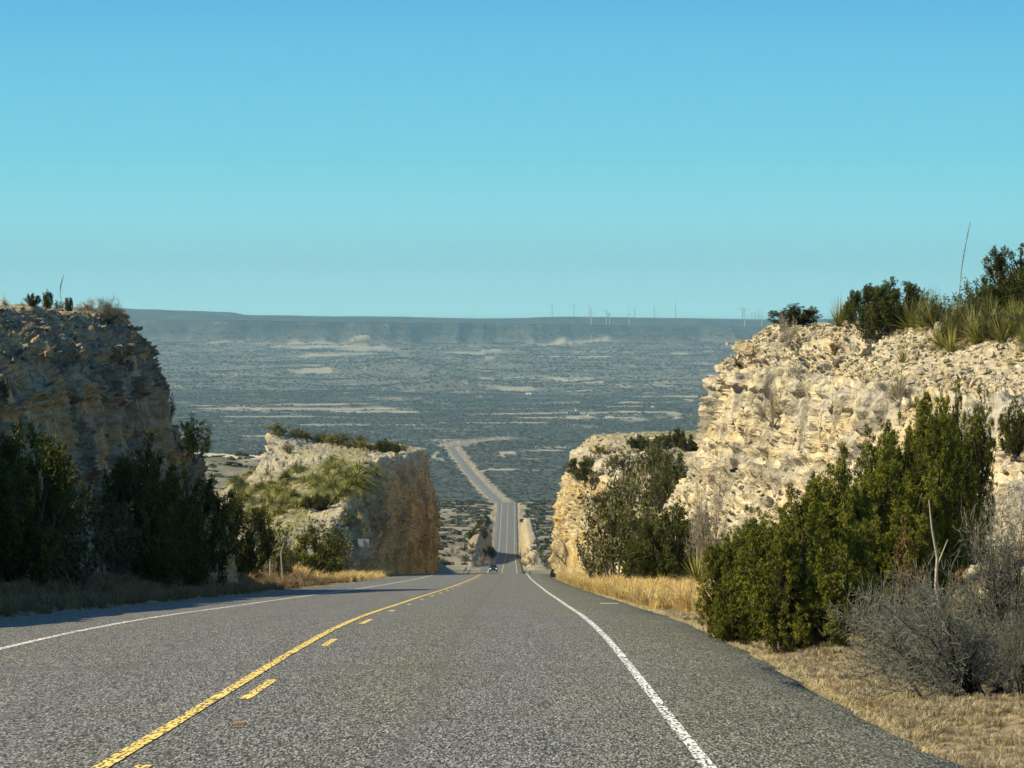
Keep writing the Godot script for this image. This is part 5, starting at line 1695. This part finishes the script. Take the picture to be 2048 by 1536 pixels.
func build_things() -> void:
	# road sign seen from behind
	var d := 236.0
	var b := on_ground(727, d)
	var o := thing("road_sign", "plain metal road sign seen from behind on a single post, before the orange-brown face", "road sign", b)
	var top: float = at(727, 1078, d).y - b.y
	var low: float = at(727, 1094, d).y - b.y
	var t := Tris.new()
	t.box(Vector3(-0.045, -0.2, 0.0), Vector3(0.045, top - 0.04, 0.06), Color.WHITE)
	part("post", t.mesh(), mats.steel, o)
	t = Tris.new()
	t.box(Vector3(-0.40, low, -0.025), Vector3(0.40, top, -0.004), Color.WHITE)
	part("panel", t.mesh(), mats.sheet_metal, o)
	for y in [low + 0.12, top - 0.12]:
		t = Tris.new()
		t.box(Vector3(-0.09, y - 0.02, 0.061), Vector3(0.09, y + 0.02, 0.075), Color.WHITE)
		part("bracket", t.mesh(), mats.steel, o)
	build_car()
	# guard rails where the road dips
	for s in [0, 1]:
		var x: float = [3.4, -11.6][s]
		var g := thing("guard_rail", ["pale steel guard rail at the dip of the road, beside the bright outcrop", "steel guard rail at the dip of the road, behind the dark car's lane"][s], "guard rail", Vector3(x, -road_fall(792.0), -792.0))
		for k in 7:
			t = Tris.new()
			var z := -k * 9.0
			var y := -road_fall(792.0 - z) + road_fall(792.0)
			t.box(Vector3(-0.08, y - 0.3, z - 0.08), Vector3(0.08, y + 0.72, z + 0.08), Color.WHITE)
			part("post", t.mesh(), mats.steel, g)
		t = Tris.new()
		for k in 6:
			var z0 := -k * 9.0
			var z1 := -(k + 1) * 9.0
			var y0 := -road_fall(792.0 - z0) + road_fall(792.0)
			var y1 := -road_fall(792.0 - z1) + road_fall(792.0)
			var prof := [Vector2(0.09, 0.42), Vector2(0.13, 0.5), Vector2(0.09, 0.58), Vector2(0.13, 0.66), Vector2(0.09, 0.74)]
			for q in 4:
				var e := 1.0 if s == 1 else -1.0
				t.quad(Vector3(prof[q].x * e, y0 + prof[q].y, z0), Vector3(prof[q + 1].x * e, y0 + prof[q + 1].y, z0), Vector3(prof[q + 1].x * e, y1 + prof[q + 1].y, z1), Vector3(prof[q].x * e, y1 + prof[q].y, z1), Color.WHITE)
		part("rail", t.mesh(), mats.sheet_metal, g)
	# scrap on the road
	var p := Vector3(-1.92, 0, -23.2)
	p.y = -road_fall(23.2) + 0.012
	var s := thing("bark_scrap", "small brown scrap of bark lying beside the yellow centre line", "scrap", p)
	t = Tris.new()
	t.box(Vector3(-0.045, 0, -0.03), Vector3(0.045, 0.012, 0.03), Color(0.34, 0.22, 0.12))
	t.box(Vector3(-0.02, 0.0122, -0.02), Vector3(0.038, 0.022, 0.02), Color(0.42, 0.29, 0.16))
	part("bark", t.mesh(), mats.wood, s)
	p = Vector3((1218.0 - CX) / FOC * 72.0, -road_fall(72.0) - 0.02, -72.0)
	s = thing("stick", "pale dry stick lying across the paved shoulder past the white line", "stick", p)
	t = Tris.new()
	t.tube(Vector3(-0.2, 0.02, 0), Vector3(0.2, 0.02, 0.05), 0.012, 0.008, 5, Color(0.6, 0.55, 0.45))
	part("twig", t.mesh(), mats.wood, s)
	# wind turbines: [px, hub y, base y]
	var wt := [[1104, 609.3, 631.8], [1147.6, 610.9, 631.8], [1179.7, 616.0, 634.0], [1182.7, 623.0, 642.3], [1213.0, 622.0, 641.6], [1219.0, 626.0, 644.5], [1258.4, 627.4, 646.7], [1269.3, 618.6, 637.0], [1308.5, 615.3, 635.0], [1350.7, 613.0, 636.6], [1485.0, 618.6, 638.8], [1489.6, 619.7, 644.5], [1504.0, 628.5, 639.5], [1510.0, 626.0, 639.5], [1518.0, 623.0, 639.5], [1524.0, 629.6, 648.0]]
	var wl := ["outermost tall wind turbine of the long row, alone over the valley road", "second wind turbine of the long row on the far skyline", "grey wind turbine just behind a whiter one, third group of the row", "white wind turbine standing before the grey one, its foot on the plateau",
		"taller one of the two white turbines beside the pale plateau track", "shorter one of the two white turbines beside the pale plateau track", "white wind turbine lowest on the plateau in the middle of the row", "grey skyline turbine right behind the lowest white one",
		"lone skyline turbine second before the cut's ledges in the wide gap", "last lone skyline turbine before the cluster near the cut's ledges", "grey turbine at the outer side of the cluster near the cut's ledges", "tallest white turbine of the cluster near the cut's ledges",
		"smallest faint turbine in the middle of the cluster", "faint turbine between the smallest and the thin dark one of the cluster", "thin dark skyline turbine of the cluster near the cut's ledges", "white turbine closest to the cut's ledges, low on the plateau"]
	for k in wt.size():
		wind_turbine(44.0, wt[k][0], wt[k][2], wt[k][1], k * 0.7, wl[k])
	# oil tanks and sheds in the valley
	var dark := Color(0.07, 0.085, 0.085)
	var pale := Color(0.72, 0.72, 0.68)
	var tan := Color(0.55, 0.48, 0.36)
	var a := [1138, 1144, 1150, 1156]
	for k in 4:
		tank(a[k], 830.5, 5.2, 6.5, dark, ["first", "second", "third", "last"][k] + " of four dark tanks beside the valley road, from the bend side", "dark tanks at the valley road")
	var bpx := [1213, 1217.5, 1222, 1226]
	for k in 4:
		tank(bpx[k], 836.5, 3.2, 5.0 - 0.4 * k, pale, ["thinnest", "tallest", "middle short", "outermost short"][k] + " white tank of the small group past the tan yard walls", "white tanks in the valley")
	var cpx := [1399, 1406, 1412, 1419, 1428, 1436, 1443]
	for k in 7:
		tank(cpx[k], 796.0 + (1.5 if k > 3 else 0.0), 7.5, 7.0 if k != 1 else 9.0, dark, ["first", "second, taller", "third", "fourth", "fifth", "sixth", "last"][k] + " of seven dark tanks on the pale pad, from the track side", "dark tank battery by the cut")
	tank(1176, 834.5, 2.4, 8.0, pale, "slim white tower at the end of the tan yard walls", "")
	tank(1151.5, 827.0, 4.0, 8.5, pale, "pale round-topped tank rising behind the row of dark tanks", "")
	building(1166, 836.0, 18.0, 7.0, 3.4, tan, Color(0.5, 0.44, 0.34), "long tan shed in the yard beside the valley tanks", "shed", "shed")
	building(1057, 791.0, 15.0, 8.0, 4.0, Color(0.8, 0.8, 0.78), Color(0.75, 0.75, 0.74), "white building alone in the scrub above the valley road", "building", "white_house")
	building(1305, 817.0, 6.0, 5.0, 3.0, Color(0.75, 0.75, 0.73), Color(0.7, 0.7, 0.68), "tiny white hut above the valley road toward the cut", "hut", "white_hut")


# ---------------------------------------------------------------- the scene
const SKY := [[0.0, 0.426, 0.870, 0.834], [0.5, 0.363, 0.802, 0.798], [1.2, 0.260, 0.681, 0.708], [2.8, 0.136, 0.505, 0.617], [5.6, 0.067, 0.337, 0.565], [12.0, 0.060, 0.260, 0.489], [25.0, 0.063, 0.199, 0.381], [45.0, 0.063, 0.157, 0.307], [90.0, 0.058, 0.128, 0.248]]

func _ready() -> void:
	var cam := Camera3D.new()
	cam.name = "camera"
	cam.projection = Camera3D.PROJECTION_FRUSTUM
	cam.near = 0.5
	cam.far = 60000.0
	cam.size = 2.0 * 0.5 * 768.0 / FOC
	cam.frustum_offset = Vector2(0.0, -0.5 * (768.0 - HOR) / FOC)
	add_child(cam)
	# clear winter sky: pale teal at the horizon, deeper and darker blue toward the zenith
	var air := Image.create(64, 1536, false, Image.FORMAT_RGBF)
	for row in 1536:
		var el := 90.0 - (row + 0.5) * 180.0 / 1536.0
		var c := Color(0.24, 0.24, 0.21)
		if el > 0.0:
			for k in SKY.size() - 1:
				if el >= SKY[k][0] and el <= SKY[k + 1][0]:
					var f: float = (el - SKY[k][0]) / (SKY[k + 1][0] - SKY[k][0])
					c = Color(lerpf(SKY[k][1], SKY[k + 1][1], f), lerpf(SKY[k][2], SKY[k + 1][2], f), lerpf(SKY[k][3], SKY[k + 1][3], f))
		air.fill_rect(Rect2i(0, row, 64, 1), c)
	var sky := PanoramaSkyMaterial.new()
	sky.panorama = ImageTexture.create_from_image(air)
	var env := Environment.new()
	env.background_mode = Environment.BG_SKY
	env.sky = Sky.new()
	env.sky.sky_material = sky
	env.tonemap_mode = Environment.TONE_MAPPER_LINEAR
	env.tonemap_exposure = 1.45
	env.sdfgi_enabled = true
	env.ssao_enabled = true
	env.ssil_enabled = true
	env.fog_enabled = true
	env.fog_density = 0.000036
	env.fog_light_color = Color(0.68, 0.89, 1.0)
	var we := WorldEnvironment.new()
	we.name = "environment"
	we.environment = env
	add_child(we)
	var sun := DirectionalLight3D.new()
	sun.name = "sun"
	sun.basis = Basis.looking_at(-Vector3(-0.73, 0.66, 0.16).normalized(), Vector3.UP)
	sun.light_energy = 1.6
	sun.light_color = Color(1.0, 0.925, 0.76)
	sun.light_angular_distance = 0.5
	sun.shadow_enabled = true
	add_child(sun)

	n_big = noise_of(FastNoiseLite.TYPE_SIMPLEX_SMOOTH, 0.001, 3, 11)
	n_fbm = noise_of(FastNoiseLite.TYPE_SIMPLEX_SMOOTH, 1.0, 4, 12)
	n_fine = noise_of(FastNoiseLite.TYPE_SIMPLEX_SMOOTH, 1.0, 2, 13)
	n_cell = noise_of(FastNoiseLite.TYPE_CELLULAR, 1.0, 1, 14)
	n_cell.cellular_return_type = FastNoiseLite.RETURN_CELL_VALUE
	n_cell.cellular_distance_function = FastNoiseLite.DISTANCE_EUCLIDEAN
	n_crack = noise_of(FastNoiseLite.TYPE_CELLULAR, 1.0, 1, 14)
	n_crack.cellular_return_type = FastNoiseLite.RETURN_DISTANCE2_SUB
	n_crack.cellular_distance_function = FastNoiseLite.DISTANCE_EUCLIDEAN
	for k in 1281:
		road_cache.append(smooth_table(ROAD_PROFILE, k - 80.0))

	var t0 := Time.get_ticks_msec()
	make_materials()
	patch_list()
	build_ground()
	build_road()
	print("ground ", Time.get_ticks_msec() - t0)
	build_cliffs()
	print("cliffs ", Time.get_ticks_msec() - t0)
	scrub_land()
	print("scrub ", Time.get_ticks_msec() - t0)
	make_shapes()
	plants_right()
	plants_left()
	plants_outcrops()
	print("plants ", Time.get_ticks_msec() - t0)
	build_grass()
	build_things()
	print("all ", Time.get_ticks_msec() - t0)
